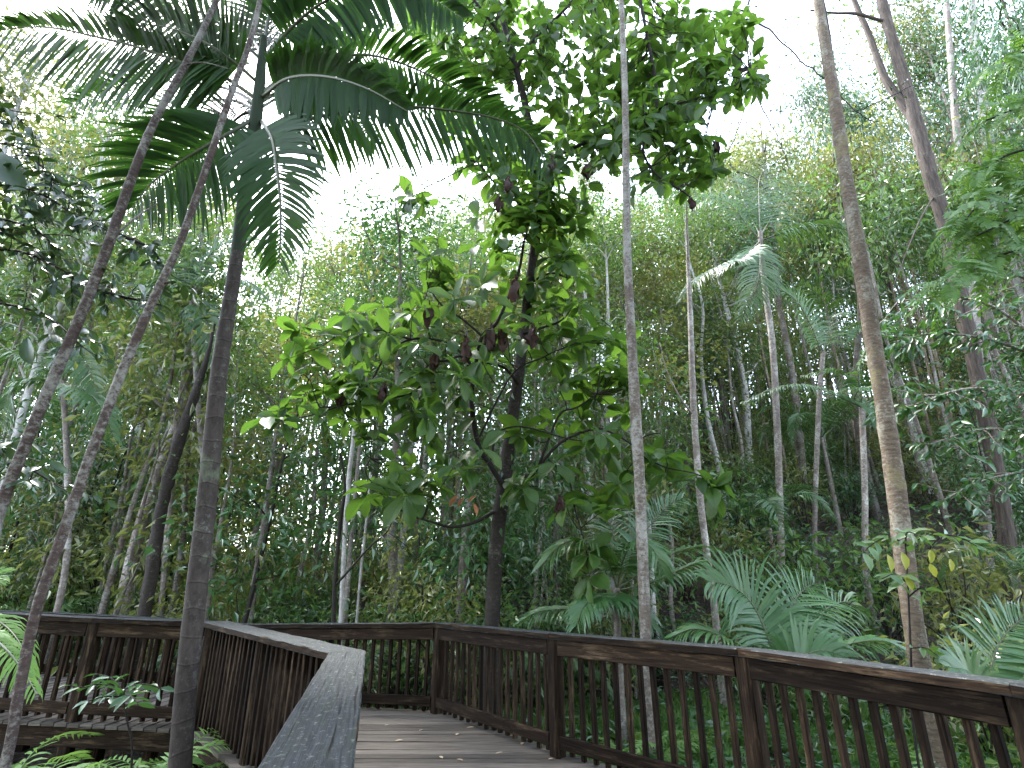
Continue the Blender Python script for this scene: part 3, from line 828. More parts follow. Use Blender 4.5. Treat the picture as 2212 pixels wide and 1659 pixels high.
    Z = [  # zones of leaf whorls: centre, radii, number, depth range
        (1130, 60, 200, 120, 78, -1.2, 1.0), (1330, 110, 200, 150, 94, -1.6, 0.6), (1500, 190, 140, 130, 60, -1.8, 0.2), (1230, 250, 130, 110, 54, -1.2, 0.8),
        (1400, 330, 130, 80, 41, -1.6, 0.2), (1010, 60, 110, 90, 31, -1.0, 0.8), (1150, 370, 130, 60, 22, -1.2, 0.4),
        (1160, 440, 110, 70, 26, -1.2, 0.5), (1120, 560, 121, 97, 17, -1.3, 0.4), (930, 620, 88, 65, 6, -1.3, -0.2), (1060, 690, 165, 97, 17, -1.5, 0.4),
        (860, 730, 143, 76, 10, -1.5, -0.2), (730, 740, 66, 76, 4, -1.5, -0.6), (720, 860, 77, 65, 4, -1.5, -0.8), (880, 850, 143, 65, 8, -1.6, -0.2),
        (1060, 830, 110, 54, 4, -1.6, -0.2), (1210, 650, 77, 97, 7, -1.0, 0.2), (1240, 800, 121, 86, 9, -1.2, 0.2), (1330, 890, 110, 97, 12, -1.4, 0.0),
        (1210, 960, 99, 54, 6, -1.2, 0.0), (860, 1030, 90, 60, 11, -1.6, -0.4), (930, 1010, 50, 40, 3, -1.4, -0.4), (1190, 1070, 110, 40, 6, -1.4, 0.1),
        (1330, 1080, 60, 40, 4, -1.3, 0.0), (1270, 1215, 22, 30, 3, -1.2, -0.9), (1515, 1035, 40, 25, 3, -1.4, -1.0), (610, 905, 33, 16, 3, -1.6, -1.3),
        (895, 425, 30, 25, 3, -1.0, -0.8), (1080, 1000, 132, 65, 3, -1.6, -0.8), (1400, 990, 44, 65, 4, -1.2, -0.4), (1090, 455, 60, 50, 6, -1.0, -0.2)]
    Z += [(1000, 150, 80, 110, 29, -0.9, 0.5), (1060, 310, 90, 80, 22, -1.0, 0.4), (1560, 130, 80, 120, 26, -1.6, 0.2), (1480, 370, 70, 60, 14, -1.5, -0.2), (700, 800, 88, 119, 8, -1.5, -0.7), (820, 800, 121, 86, 7, -1.6, -0.4), (960, 560, 66, 54, 4, -1.0, -0.3),
          (1300, 800, 99, 86, 7, -1.2, 0.2), (830, 930, 121, 54, 5, -1.5, -0.6), (940, 900, 132, 54, 4, -1.5, -0.4), (1190, 480, 60, 90, 14, -1.0, 0.3)]
    pos, dr, ups, ln = [], [], [], []
    dead = []
    tb = MB()
    for cu, cv, ru, rv, n, da, db in Z:
        for i in range(n):
            a = rng.rand() * 6.283; r = math.sqrt(rng.rand())
            u, v = cu + ru * r * math.cos(a), cv + rv * r * math.sin(a)
            p = P(u, v, Y0 + rng.uniform(da, db))
            q = nodes[np.argmin(np.linalg.norm(nodes - p, axis=1))]
            dist = np.linalg.norm(p - q)
            if dist > 0.1:
                limb(tb, q, p, 0.010, 0.005, rng, -0.05, 4, 4)
            ax = nrm(nrm(p - q + 1e-4) * 0.6 + np.array((0, 0, 0.45)) + rng.randn(3) * 0.25)
            s1 = nrm(np.cross(ax, rng.randn(3))); s2 = np.cross(ax, s1)
            m = rng.randint(5, 9); ph = rng.rand() * 6.283
            for k in range(m):
                an = ph + k * 2.4 + rng.randn() * 0.2
                radial = math.cos(an) * s1 + math.sin(an) * s2
                el = rng.uniform(-0.15, 0.6)
                d = nrm(radial + ax * el + np.array((0, 0, -0.22 - 0.2 * rng.rand())))
                pos.append(p + radial * 0.02 + ax * rng.uniform(-0.05, 0.05)); dr.append(d)
                ups.append(nrm(ax * 0.7 + np.array((0, 0, 0.5)) + rng.randn(3) * 0.25))
                ln.append((0.345 if cv > 400 else 0.30) * rng.choice((0.45, 0.7, 0.85, 1.0, 1.1, 1.25)) * rng.uniform(0.9, 1.1))
    pos, dr, ups, ln = map(np.array, (pos, dr, ups, ln))
    obj('twigs', tb.mesh('twigs', M['twig'], True, base), root, 'stuff')
    vis = ln / np.linalg.norm(pos - np.array((0, 0, CAMZ)), axis=1)
    pv = np.array([proj(p) or (-1, -1) for p in pos])
    vis[(pv[:, 1] < 0) | (pv[:, 0] < 0)] = 0
    order = np.argsort(-vis)
    top = order[:295]; rest = order[295:]
    tv, tt = BROAD
    vmesh = []
    for k in range(6):
        m = MB(); w = 0.44 + 0.05 * (k % 3)
        t2 = tv.copy(); t2[:, 2] *= 0.6 + 0.35 * k / 3; t2[:, 2] += rng.randn(len(tv)) * 0.012; t2[:, 1] += 0.03 * np.sin(t2[:, 0] * 9 + k)
        m.add(t2 * np.array((1, w, 1)), t=tt, uv=np.stack([tv[:, 0], tv[:, 1] + 0.5], 1))
        vmesh.append(m.mesh('leaf', M['broad_leaf'], True))
    for i in top:
        d = dr[i]; s = nrm(np.cross(ups[i], d)); z = np.cross(d, s)
        o = obj('leaf', vmesh[rng.randint(6)], root)
        mt = Matrix(((d[0] * ln[i], s[0] * ln[i], z[0] * ln[i], pos[i][0] - base[0]), (d[1] * ln[i], s[1] * ln[i], z[1] * ln[i], pos[i][1] - base[1]), (d[2] * ln[i], s[2] * ln[i], z[2] * ln[i], pos[i][2] - base[2]), (0, 0, 0, 1)))
        o.matrix_local = mt
    fm = MB(); leaves(fm, pos[rest], dr[rest], ups[rest], ln[rest], ln[rest] * rng.uniform(0.42, 0.55, len(rest)), BROAD)
    obj('foliage', fm.mesh('foliage', M['broad_leaf'], True, base), root, 'stuff')
    # curled dead leaves that hang among the green ones
    for u, v, s in [(1113, 625, 0.42), (1062, 733, 0.46), (1085, 735, 0.40), (1007, 757, 0.40), (927, 680, 0.36), (940, 780, 0.34), (1150, 725, 0.36), (735, 858, 0.30), (1268, 370, 0.36), (1192, 355, 0.32), (1097, 400, 0.34), (1077, 440, 0.34), (1545, 315, 0.32), (1493, 440, 0.28), (828, 850, 0.3), (1210, 1100, 0.34)]:
        p = P(u, v, Y0 - 1.35)
        m = MB()
        for q in range(3):
            an = q * 2.1 + rng.rand()
            leaves(m, [p + np.array((0, 0, s * 0.45))], [np.array((math.cos(an) * 0.22, math.sin(an) * 0.22, -1))], [np.array((math.cos(an), math.sin(an), 0.3))], s * rng.uniform(0.8, 1.1), s * 0.34, BROAD)
        m.v = [v_ + rng.randn(*v_.shape) * 0.022 * s / 0.4 for v_ in m.v]
        obj('dead_leaf', m.mesh('dead_leaf', M['dead_leaf'], True, base), root)['label'] = 'brown curled dead leaf'
    for u, v, s in [(990, 1076, 0.20), (1004, 1080, 0.17), (1030, 1076, 0.15), (1022, 1092, 0.19)]:
        m = MB(); leaves(m, [P(u, v - 6, Y0 - 0.9)], [np.array((rng.uniform(-1, 1), -0.3, -0.6))], [np.array((rng.uniform(-.6, .6), -0.7, 0.6))], s, s * 0.40, BROAD)
        obj('orange_leaf', m.mesh('orange_leaf', M['orange_leaf'], True, base), root)['label'] = 'withered orange leaf'
build_broad_tree()

# ------------------------------------------------------------------ other trunks one can point at
def canopy_meshes():
    out = []
    for k in range(3):
        rng = np.random.RandomState(60 + k)
        lf, tw = MB(), MB()
        cs = rng.randn(46, 3) * np.array((2.0, 2.0, 1.0))
        for c in cs: limb(tw, (0, 0, -2.2), c, 0.035, 0.01, rng, 0.1, 4, 4)
        cluster_leaves(lf, cs, 60, 0.5, 0.16, 0.42, 0.35, rng)
        out.append(lf.mesh('crown', M['forest_leaf']))
    return out
CANOPY = canopy_meshes()

def named_tree(name, label, bark, pp, branches=(), crown=None, jit=0.03, sides=14, group=None, cat='tree', wf=0.68):
    mb = MB()
    base, c = trunk_mesh(mb, pp, jit, sides, wf=wf)
    root = thing(name, base, label, cat, group)
    obj('trunk', mb.mesh('trunk', M[bark], True, base), root)
    for bp in branches:
        rows = np.array([(*P(u, v, Y), 0.5 * w * wf * PXM(v, Y, u)) for u, v, Y, w in bp])
        cc = crom(rows, 5); b = MB(); tube(b, cc[:, :3], cc[:, 3], 8, 0.03, cap=True)
        obj('branch', b.mesh('branch', M[bark], True, base), root)
    if crown is not None:
        k, dx, dy, dz, s = crown
        o = obj('crown', CANOPY[k], root); e = c[-1][:3]
        o.location = Vector((e[0] - base[0] + dx, e[1] - base[1] + dy, e[2] - base[2] + dz)); o.scale = (s, s, s)
    return root, base, c

YA = 3.9
named_tree('slender_tree', 'slender reddish brown trunk leaning right across the left railing beside the palm', 'lean_bark',
           [(12, 1650, YA, 52), (40, 1500, YA, 50), (78, 1320, YA, 47), (130, 1170, YA, 45), (200, 970, YA, 42), (265, 800, YA, 38), (330, 650, YA, 34), (390, 520, YA, 30), (450, 350, YA, 28), (500, 200, YA, 25), (540, 90, YA, 23), (565, -20, YA, 20), (590, -200, YA, 16)],
           [[(345, 620, YA, 12), (356, 612, YA, 10), (368, 610, YA, 8)]], crown=(0, 0, 0, 3.0, 1.0), wf=0.60)
named_tree('slender_tree', 'mottled grey brown trunk leaning right at the left edge, outer of the two slender trunks', 'lean_bark',
           [(-40, 1260, 4.1, 52), (0, 1100, 4.1, 50), (55, 960, 4.1, 48), (110, 830, 4.1, 46), (175, 680, 4.1, 42), (230, 540, 4.1, 40), (290, 370, 4.1, 36), (335, 260, 4.1, 31), (400, 140, 4.1, 28), (455, 30, 4.1, 24), (490, -60, 4.1, 20), (530, -200, 4.1, 16)],
           [[(225, 530, 4.1, 12), (270, 490, 4.3, 9), (300, 465, 4.5, 8), (340, 440, 4.8, 6)], [(400, 140, 4.1, 8), (440, 135, 4.0, 5), (500, 150, 3.9, 3)]], crown=(1, 0, 0, 3.0, 1.0), wf=0.62)
named_tree('pale_trunk_tree', 'slim pale blotched trunk rising behind the right railing to the top of the view', 'pale_bark',
           [(1405, 1620, 6.9, 34), (1397, 1420, 6.9, 32), (1388, 1200, 6.9, 30), (1382, 1050, 6.9, 29), (1372, 880, 6.9, 29), (1363, 720, 6.9, 25), (1355, 550, 6.9, 22), (1353, 400, 6.9, 20), (1350, 200, 6.9, 18), (1343, 30, 6.9, 16), (1335, -150, 6.9, 13)], wf=0.84)
named_tree('tall_trunk_tree', 'thick tan flaky trunk leaning left as it rises behind the right railing', 'tan_bark',
           [(2010, 1560, 6.3, 82), (1985, 1420, 6.3, 78), (1960, 1250, 6.3, 73), (1935, 1050, 6.3, 68), (1910, 880, 6.3, 62), (1880, 700, 6.3, 56), (1855, 540, 6.3, 51), (1830, 400, 6.3, 47), (1808, 250, 6.3, 44), (1785, 110, 6.3, 40), (1767, 0, 6.3, 36), (1745, -180, 6.3, 28)], jit=0.035)
named_tree('forked_tree', 'rough fibrous barked tree forking in two at the upper right', 'rough_bark',
           [(2200, 1480, 11, 66), (2190, 1300, 11, 64), (2170, 1130, 11, 62), (2140, 950, 11, 60), (2110, 800, 11, 58), (2075, 650, 11, 56), (2045, 500, 11, 54), (2010, 380, 11, 54), (1985, 290, 11, 54), (1965, 215, 11, 48), (1935, 110, 11, 40), (1905, 0, 11, 38), (1880, -160, 11, 26)],
           [[(1985, 275, 11, 38), (1950, 225, 11.1, 34), (1910, 165, 11.2, 28), (1875, 70, 11.3, 24), (1845, 0, 11.4, 20), (1800, -140, 11.5, 14)],
            [(1905, 45, 11, 14), (1850, 30, 11, 12), (1800, 28, 11.1, 9), (1750, 22, 11.2, 8)],
            [(2020, 420, 11, 8), (1990, 470, 10.8, 6), (1960, 540, 10.6, 4), (1930, 620, 10.5, 3)]], crown=(1, 0, 0, 4.5, 1.3), jit=0.05)
named_tree('thin_trunk_tree', 'thin spotted grey trunk between the pale trunk and the tan trunk', 'grey_bark',
           [(1555, 1440, 9.5, 26), (1545, 1330, 9.5, 25), (1530, 1220, 9.5, 24), (1515, 1100, 9.5, 23), (1505, 980, 9.5, 22), (1497, 850, 9.5, 21), (1492, 700, 9.5, 18), (1487, 580, 9.5, 13), (1484, 500, 9.5, 9), (1482, 440, 9.5, 5)],
           [[(1500, 900, 9.5, 8), (1470, 860, 9.4, 6), (1440, 800, 9.3, 4), (1425, 740, 9.2, 3)]], crown=(2, 0, 0, 0.0, 0.33))
named_tree('thin_trunk_tree', 'straight thin trunk rising beside the right branch of the forked tree', 'grey_bark',
           [(2135, 1200, 13, 36), (2120, 900, 13, 34), (2105, 650, 13, 31), (2085, 440, 13, 28), (2068, 300, 13, 26), (2055, 150, 13, 24), (2045, 0, 13, 20), (2035, -140, 13, 14)], crown=(2, 0, 0, 3.5, 1.2))
named_tree('white_trunk_tree', 'stout whitish trunk at the right edge of the view among dark foliage', 'white_bark',
           [(2280, 1100, 15, 50), (2255, 900, 15, 50), (2225, 700, 15, 48), (2195, 570, 15, 46), (2150, 400, 15, 40), (2120, 200, 15, 42), (2095, 0, 15, 36)], crown=(0, 0, 0, 4.5, 1.4))
named_tree('vine_clad_tree', 'dark crooked trunk wrapped in climbing plants just left of the palm', 'dark_bark',
           [(300, 1380, 9.5, 36), (325, 1250, 9.5, 34), (345, 1120, 9.5, 31), (370, 1010, 9.5, 29), (395, 930, 9.5, 27), (425, 840, 9.5, 19), (448, 770, 9.5, 12), (464, 700, 9.5, 5)], jit=0.10, wf=0.95)
named_tree('thin_trunk_tree', 'pale ringed trunk standing behind the palm trunk, just to its left', 'grey_bark',
           [(345, 1340, 11, 22), (362, 1150, 11, 22), (375, 1000, 11, 21), (385, 900, 11, 19), (398, 800, 11, 17), (420, 640, 11, 14), (440, 480, 11, 10)])
named_tree('thin_trunk_tree', 'white speckled twin stem rising at the end of the near handrail', 'white_bark',
           [(735, 1370, 9.6, 17), (742, 1220, 9.6, 16), (752, 1050, 9.6, 15), (765, 930, 9.6, 13), (772, 800, 9.6, 11)],
           [[(768, 1370, 9.7, 9), (780, 1230, 9.7, 9), (792, 1120, 9.7, 8), (800, 1020, 9.7, 6)]])
named_tree('dark_sapling', 'dark forking sapling stem at the turn of the near handrail', 'twig',
           [(718, 1370, 8.9, 16), (724, 1250, 8.9, 15), (735, 1130, 8.9, 13), (745, 1050, 8.9, 9), (735, 980, 8.9, 6)],
           [[(724, 1265, 8.9, 9), (760, 1225, 8.8, 7), (800, 1180, 8.7, 6), (835, 1150, 8.6, 4), (850, 1120, 8.5, 3)]])

# ------------------------------------------------------------------ forest behind: kinds of trees, shrubs, young palms
def forest_kinds():
    K = {}
    A = []
    LN = {'forest_leaf': 'mid green', 'olive_leaf': 'yellowish olive', 'deep_leaf': 'deep green'}
    BN = {'grey_bark': 'grey', 'pale_bark': 'pale brown', 'white_bark': 'whitish', 'rough_bark': 'rough brown', 'twig': 'dark', 'tan_bark': 'tan'}
    for k in range(8):
        rng = np.random.RandomState(100 + k)
        H = rng.uniform(13, 17)
        lm, bm = ('forest_leaf', 'olive_leaf', 'deep_leaf')[k % 3], ('grey_bark', 'pale_bark', 'grey_bark', 'white_bark')[k % 4]
        A.append((H, proto('forest_tree', 'tree', forest_tree_meshes(rng, H, rng.uniform(0.09, 0.15), H * rng.uniform(0.42, 0.62), rng.uniform(1.8, 2.6), 62, 46, 0.18, 0.40, 0.3, 0.46, M[lm], M[bm])), LN[lm] + ' leaves, ' + BN[bm] + ' trunk'))
    K['tall'] = A
    G = []
    for k in range(4):     # drooping narrow leaves
        rng = np.random.RandomState(200 + k)
        H = rng.uniform(14, 17)
        lm, bm = ('deep_leaf', 'forest_leaf')[k % 2], ('rough_bark', 'white_bark')[k // 2]
        G.append((H, proto('forest_tree', 'tree', forest_tree_meshes(rng, H, 0.13, H * 0.42, 2.7, 85, 52, 0.24, 0.25, 1.1, 0.5, M[lm], M[bm])), 'drooping ' + LN[lm] + ' leaves, ' + BN[bm] + ' trunk'))
    K['gum'] = G
    Q = []
    for k in range(5):
        rng = np.random.RandomState(250 + k)
        H = rng.uniform(9, 12)
        lm, bm = ('forest_leaf', 'olive_leaf', 'deep_leaf')[k % 3], ('pale_bark', 'grey_bark', 'tan_bark')[k % 3]
        Q.append((H, proto('pole_tree', 'tree', forest_tree_meshes(rng, H, rng.uniform(0.05, 0.075), H * 0.72, 1.1, 20, 36, 0.20, 0.40, 0.4, 0.36, M[lm], M[bm])), LN[lm] + ' tuft, ' + BN[bm] + ' trunk'))
    K['pole'] = Q
    S = []
    for k in range(6):
        rng = np.random.RandomState(300 + k)
        H = rng.uniform(4.5, 6)
        lm, bm = ('forest_leaf', 'olive_leaf', 'deep_leaf')[k % 3], ('twig', 'grey_bark')[k % 2]
        S.append((H, proto('sapling', 'sapling', forest_tree_meshes(rng, H, rng.uniform(0.022, 0.04), H * 0.25, rng.uniform(1.0, 1.5), 42, 30, 0.155, 0.36, 0.4, 0.36, M[lm], M[bm]), ('stem', 'leaves')), LN[lm] + ' leaves, ' + BN[bm] + ' stem'))
    K['sap'] = S
    B = []
    for k in range(6):
        rng = np.random.RandomState(400 + k)
        H = rng.uniform(1.5, 2.2)
        tw, lf = MB(), MB()
        cs = []
        for q in range(11):
            an = rng.rand() * 6.283; rr = rng.uniform(0.1, 1.0)
            tip = np.array((math.cos(an) * rr, math.sin(an) * rr, H * rng.uniform(0.35, 1.0)))
            c = limb(tw, (rng.randn() * 0.08, rng.randn() * 0.08, -0.1), tip, 0.014, 0.005, rng, 0.1, 5, 4)
            cs += [c[-1], c[-2] + rng.randn(3) * 0.12, c[len(c) // 2] + rng.randn(3) * 0.15]
        cluster_leaves(lf, cs, 22, 0.26, 0.15, 0.36, 0.35, rng)
        lm = ('deep_leaf', 'forest_leaf', 'olive_leaf')[k % 3]
        B.append((H, proto('shrub', 'shrub', (tw.mesh('stem', M['twig'], True), lf.mesh('leaves', M[lm])), ('stem', 'leaves')), LN[lm] + ' leaves'))
    K['shrub'] = B
    # young palms and ferns: whole frond meshes shared
    def arch(L, rise, fall, rng):
        t = np.linspace(0, 1, 6)
        return np.stack([L * 0.85 * t ** 1.1, 0.12 * L * t ** 2 * rng.uniform(-1, 1), rise * L * (1 - (1 - t) ** 1.8) - fall * L * t ** 2.6], 1)
    FR = []
    for k in range(5):
        rng = np.random.RandomState(500 + k)
        r, ls = frond(arch(2.0, 0.85, 0.6, rng), 34, 0.48, 0.046, (0, 0, 1), 0.25, 0.45, 0.16, 0.014, rng)
        FR.append(merge([r] + ls).mesh('frond', M['under_palm']))
    K['frondmesh'] = FR
    FN = []
    for k in range(3):
        rng = np.random.RandomState(540 + k)
        r, ls = frond(arch(0.8, 0.75, 0.5, rng), 24, 0.17, 0.030, (0, 0, 1), 0.1, 0.3, 0.12, 0.006, rng, a0=80, a1=60)
        FN.append(merge([r] + ls).mesh('frond', M['grass']))
    K['fernmesh'] = FN
    return K
K = forest_kinds()

def young_palm(loc, n, s, label, group, rng, stem=0.0, mesh='frondmesh', name='young_palm', cat='palm', tiltmax=0.5):
    root = thing(name, loc, label, cat, group)
    if stem > 0:
        mb = MB(); tube(mb, crom([(0, 0, -0.1), (0.02, 0.01, stem * 0.5), (0, 0, stem)], 4), np.linspace(0.075, 0.045, 9), 8, 0.02)
        obj('trunk', mb.mesh('trunk', M['grey_bark'], True), root)
    ph = rng.rand() * 6.283
    for k in range(n):
        o = obj('frond', K[mesh][rng.randint(len(K[mesh]))], root)
        o.location = (0, 0, stem)
        o.rotation_euler = (rng.uniform(-0.3, 0.3), rng.uniform(-0.55, tiltmax), ph + k * 2.4 + rng.uniform(-0.3, 0.3))
        q = s * rng.uniform(0.8, 1.15); o.scale = (q, q, q)
    return root

def on_ground(x, y): return (x, y, ground_z(x, y))

def near_deck(x, y, m=0.5):
    if y < 0.5: return True
    if x > R3[0] and y < 5 and x < 3.4: return True
    if y < 10.4 and x < -3.0 and y > 6.0: return True
    line = [(-3.6, 8.4 + m), (-0.9, 7.7 + m), (0.5 + m, 5.9 + m * .6), (1.8 + m, 4.5 + m * .6), (2.6 + m, 3.0), (3.2 + m, 0.5)]
    for (xa, ya), (xb, yb) in zip(line, line[1:]):
        if xa <= x <= xb:
            return y < ya + (yb - ya) * (x - xa) / (xb - xa)
    return x < line[0][0] and y < 10.4

# highest row (2212-wide view) the far crowns may reach, by column: leaves the sky open where the photograph has it
VTOP = [(-200, 60), (150, 120), (230, 330), (470, 330), (560, 480), (700, 470), (760, 410), (850, 370), (980, 410), (1060, 380), (1500, 400), (1640, 310), (1750, 230), (1880, 230), (1930, 60), (2050, -100), (2500, -150)]
def vtop(u): return float(np.interp(u, [a for a, _ in VTOP], [b for _, b in VTOP]))

def zone_word(x, y):
    return 'left' if x < -2.5 else ('right' if x > 3 else 'middle')

def plant_forest():
    rng = np.random.RandomState(42)
    taken = []
    def free(x, y, d):
        for a, b in taken:
            if (a - x) ** 2 + (b - y) ** 2 < d * d: return False
        taken.append((x, y)); return True
    ZN = [(90, 'at the left edge'), (330, 'between the leaning trunks'), (620, 'behind the palm trunk'), (900, 'behind the near handrail'), (1080, 'left of the middle tree'), (1270, 'right of the middle tree'),
          (1470, 'behind the slim pale trunk'), (1640, 'right of the slim trunk'), (1850, 'left of the tan trunk'), (2010, 'behind the tan trunk'), (2160, 'right of the tan trunk'), (9999, 'at the right edge')]
    def blocked(u, Y):
        return (1590 < u < 2010 and Y < 12.2) or (1440 < u < 1900 and Y < 15.6) or (u > 1880 and Y < 11.8) or (1120 < u < 1600 and Y < 10.0) or (330 < u < 590 and Y < 11)
    def depth_word(Y): return 'near' if Y < 14 else ('farther' if Y < 22 else 'distant')
    def put(pool, kind, noun, x, Y, z, s, sz=None, tilt=0.03):
        H, pr, desc = pool
        q = proj((x, Y, z + 0.4 * H * (sz or s)))
        zn = [w for lim, w in ZN if q[0] < lim][0]; dw = depth_word(Y)
        place(pr, (x, Y, z), rng.rand() * 6.283, s, dw + ' ' + noun + ' ' + zn + ', ' + desc, dw + ' ' + noun + 's ' + zn + ', ' + desc, (rng.randn() * tilt, rng.randn() * tilt), sz=sz)
    n = 0; tries = 0
    while n < 235 and tries < 9000:
        tries += 1
        Y = 10.5 + 34 * rng.rand() ** 0.85
        u = rng.uniform(-350, 2560)
        x = (u - 1106) / FPX * Y * 1.02
        if blocked(u, Y) or (u < 1000 and Y < 26 and rng.rand() < 0.45): continue
        if not free(x, Y, 1.15): continue
        z = ground_z(x, Y)
        kinds = K['gum'] if (u > 1450 and rng.rand() < 0.55) else K['tall']
        e = kinds[rng.randint(len(kinds))]; H = e[0]
        vt = vtop(u) + abs(rng.randn()) * 90 + (0 if Y > 16 else 40)
        over = Y > 22 and rng.rand() < 0.22
        if over: vt = vtop(u) - rng.uniform(30, 170)
        top = P(u, max(vt, -330), Y)[2]
        s = (top - z) / H
        if s < 0.42: continue
        s = min(s, 1.45)
        w = min(1.0, s * 1.15) * (0.6 if over else 1)
        put(e, 'tree', 'slim tree', x, Y, z, w * rng.uniform(0.85, 1.1), s)
        n += 1
    n = 0; tries = 0
    while n < 210 and tries < 9000:
        tries += 1
        Y = 10 + 24 * rng.rand(); u = rng.uniform(-150, 2450); x = (u - 1106) / FPX * Y * 1.02
        if blocked(u, Y) or (u < 700 and rng.rand() < 0.4): continue
        if near_deck(x, Y, 2.0) or not free(x, Y, 0.45): continue
        z = ground_z(x, Y); e = K['pole'][rng.randint(5)]
        top = P(u, max(vtop(u) + 60 + abs(rng.randn()) * 150, -300), Y)[2]
        s = min((top - z) / e[0], 1.3)
        if s < 0.35: continue
        put(e, 'tree', 'thin pole tree', x, Y, z, rng.uniform(0.8, 1.2), s, 0.022)
        n += 1
    # the trees round the viewer, whose crowns shade the deck from above
    for x, y, s in [(-3.4, -2.0, 0.9), (3.6, -1.8, 0.9), (0.6, -3.6, 0.95), (-6.5, -2.2, 1.0), (6.6, -2.4, 1.0), (-2.2, -6.0, 1.0), (4.0, -6.5, 1.0), (-6.0, -7.0, 1.0), (0.6, -9.0, 1.1), (8.0, -7.0, 1.1), (-10, -3, 1.1), (10.5, -3, 1.1)]:
        e = K['tall'][rng.randint(len(K['tall']))]
        place(e[1], (x, y, ground_z(x, y)), rng.rand() * 6.283, s * 1.5, 'forest tree shading the boardwalk, ' + e[2], 'trees around the viewer, ' + e[2], sz=s * 0.95)
    n = 0
    while n < 34:
        an = rng.uniform(-2.75, -0.4); r_ = rng.uniform(7, 16); x, y = math.cos(an) * r_, math.sin(an) * r_ - 0.5
        if rng.rand() < 0.5:
            e = K['sap'][rng.randint(6)]
            place(e[1], (x, y, ground_z(x, y)), rng.rand() * 6.283, rng.uniform(1.1, 1.7), 'sapling of the wood around the viewer, ' + e[2], 'saplings around the viewer, ' + e[2])
        else:
            e = K['tall'][rng.randint(len(K['tall']))]
            place(e[1], (x, y, ground_z(x, y)), rng.rand() * 6.283, rng.uniform(1.2, 1.6), 'forest tree shading the boardwalk, ' + e[2], 'trees around the viewer, ' + e[2], sz=rng.uniform(0.7, 0.95))
        n += 1
    n = 0; tries = 0; tk = []
    while n < 175 and tries < 6000:
        tries += 1
        Y = 9.6 + 26 * rng.rand() ** 1.25
        u = rng.uniform(-300, 2520); x = (u - 1106) / FPX * Y * 1.02
        if blocked(u, Y) or near_deck(x, Y, 2.0) or any((a - x) ** 2 + (b - Y) ** 2 < 0.5 for a, b in tk): continue
        tk.append((x, Y))
        put(K['sap'][rng.randint(6)], 'sapling', 'thin sapling', x, Y, ground_z(x, Y), rng.uniform(0.55, 1.45), tilt=0.06)
        n += 1
    n = 0
    while n < 112:
        Y = 19 + 26 * rng.rand(); u = rng.uniform(-300, 2520); x = (u - 1106) / FPX * Y * 1.02
        put(K['sap'][rng.randint(6)], 'sapling', 'tall sapling', x, Y, ground_z(x, Y), rng.uniform(1.3, 2.1), tilt=0.06)
        n += 1
    n = 0; tries = 0; tk = []
    while n < 290 and tries < 8000:
        tries += 1
        Y = 5.5 + 26 * rng.rand() ** 1.15
        u = rng.uniform(-250, 2450); x = (u - 1106) / FPX * Y * 1.02
        if near_deck(x, Y, 1.6) or (Y < 8.6 and -1.5 < x < 4.5) or any((a - x) ** 2 + (b - Y) ** 2 < 0.55 for a, b in tk): continue
        tk.append((x, Y))
        put(K['shrub'][rng.randint(6)], 'shrub', 'low shrub', x, Y, ground_z(x, Y), rng.uniform(0.6, 1.25) * (0.75 if Y < 9 else 1))
        n += 1
    # young palms scattered through the undergrowth
    for u, Y, n_, s, st in [(60, 12, 8, 0.9, 1.2), (200, 11, 7, 0.8, 0.6), (300, 14, 8, 1.0, 2.4), (410, 12.5, 8, 1.1, 4.6), (560, 11, 8, 0.75, 0.2), (640, 13, 7, 0.9, 1.8), (880, 11.5, 8, 0.85, 0.2), (980, 13, 8, 0.9, 0.9),
                            (1110, 12, 7, 0.8, 0.1), (1180, 10.2, 8, 0.7, 0.1), (1620, 13, 7, 0.9, 1.4), (1760, 15, 8, 1.0, 2.6), (2120, 9.5, 7, 0.8, 1.5), (1950, 16, 8, 1.1, 4.0), (120, 17, 9, 1.2, 5.5), (-60, 14, 8, 1.1, 3.5), (720, 18, 8, 1.2, 4.5), (1560, 20, 8, 1.2, 4.0)]:
        x = (u - 1106) / FPX * Y * 1.05
        side = zone_word(x, Y)
        q = proj((x, Y, ground_z(x, Y) + st + 0.6)); zn = [w for lim, w in ZN if q[0] < lim][0]
        young_palm(on_ground(x, Y), n_, s, depth_word(Y) + ' young feather palm ' + zn + (', crown on a tall stem' if st > 2 else ', low fronds near the ground' if st < 0.35 else ', crown on a short stem'),
                   'young palms ' + side, rng, st)
    # ferns by the decks
    for x, y, s in [(-3.9, 5.6, 1.5), (-4.5, 5.9, 1.6), (-3.15, 5.7, 1.35), (-4.9, 5.3, 1.6), (-5.3, 6.0, 1.5), (-2.6, 5.6, 1.1), (-3.6, 6.2, 1.3)]:
        young_palm((x, y, ground_z(x, y)), 8, s, 'small green fern on the dark ground in front of the side walk', 'ferns before the side walk', rng, 0, 'fernmesh', 'fern', 'fern', 0.2)
    for x, y, s in [(1.6, 6.9, 1.0), (2.8, 5.6, 0.9), (3.4, 4.6, 1.0), (4.3, 4.4, 1.1), (0.9, 7.6, 0.8), (2.2, 7.4, 0.9), (3.9, 5.9, 1.0)]:
        young_palm((x, y, ground_z(x, y)), 8, s, 'small green fern in the grass below the right railing', 'ferns below the right railing', rng, 0, 'fernmesh', 'fern', 'fern', 0.2)
plant_forest()

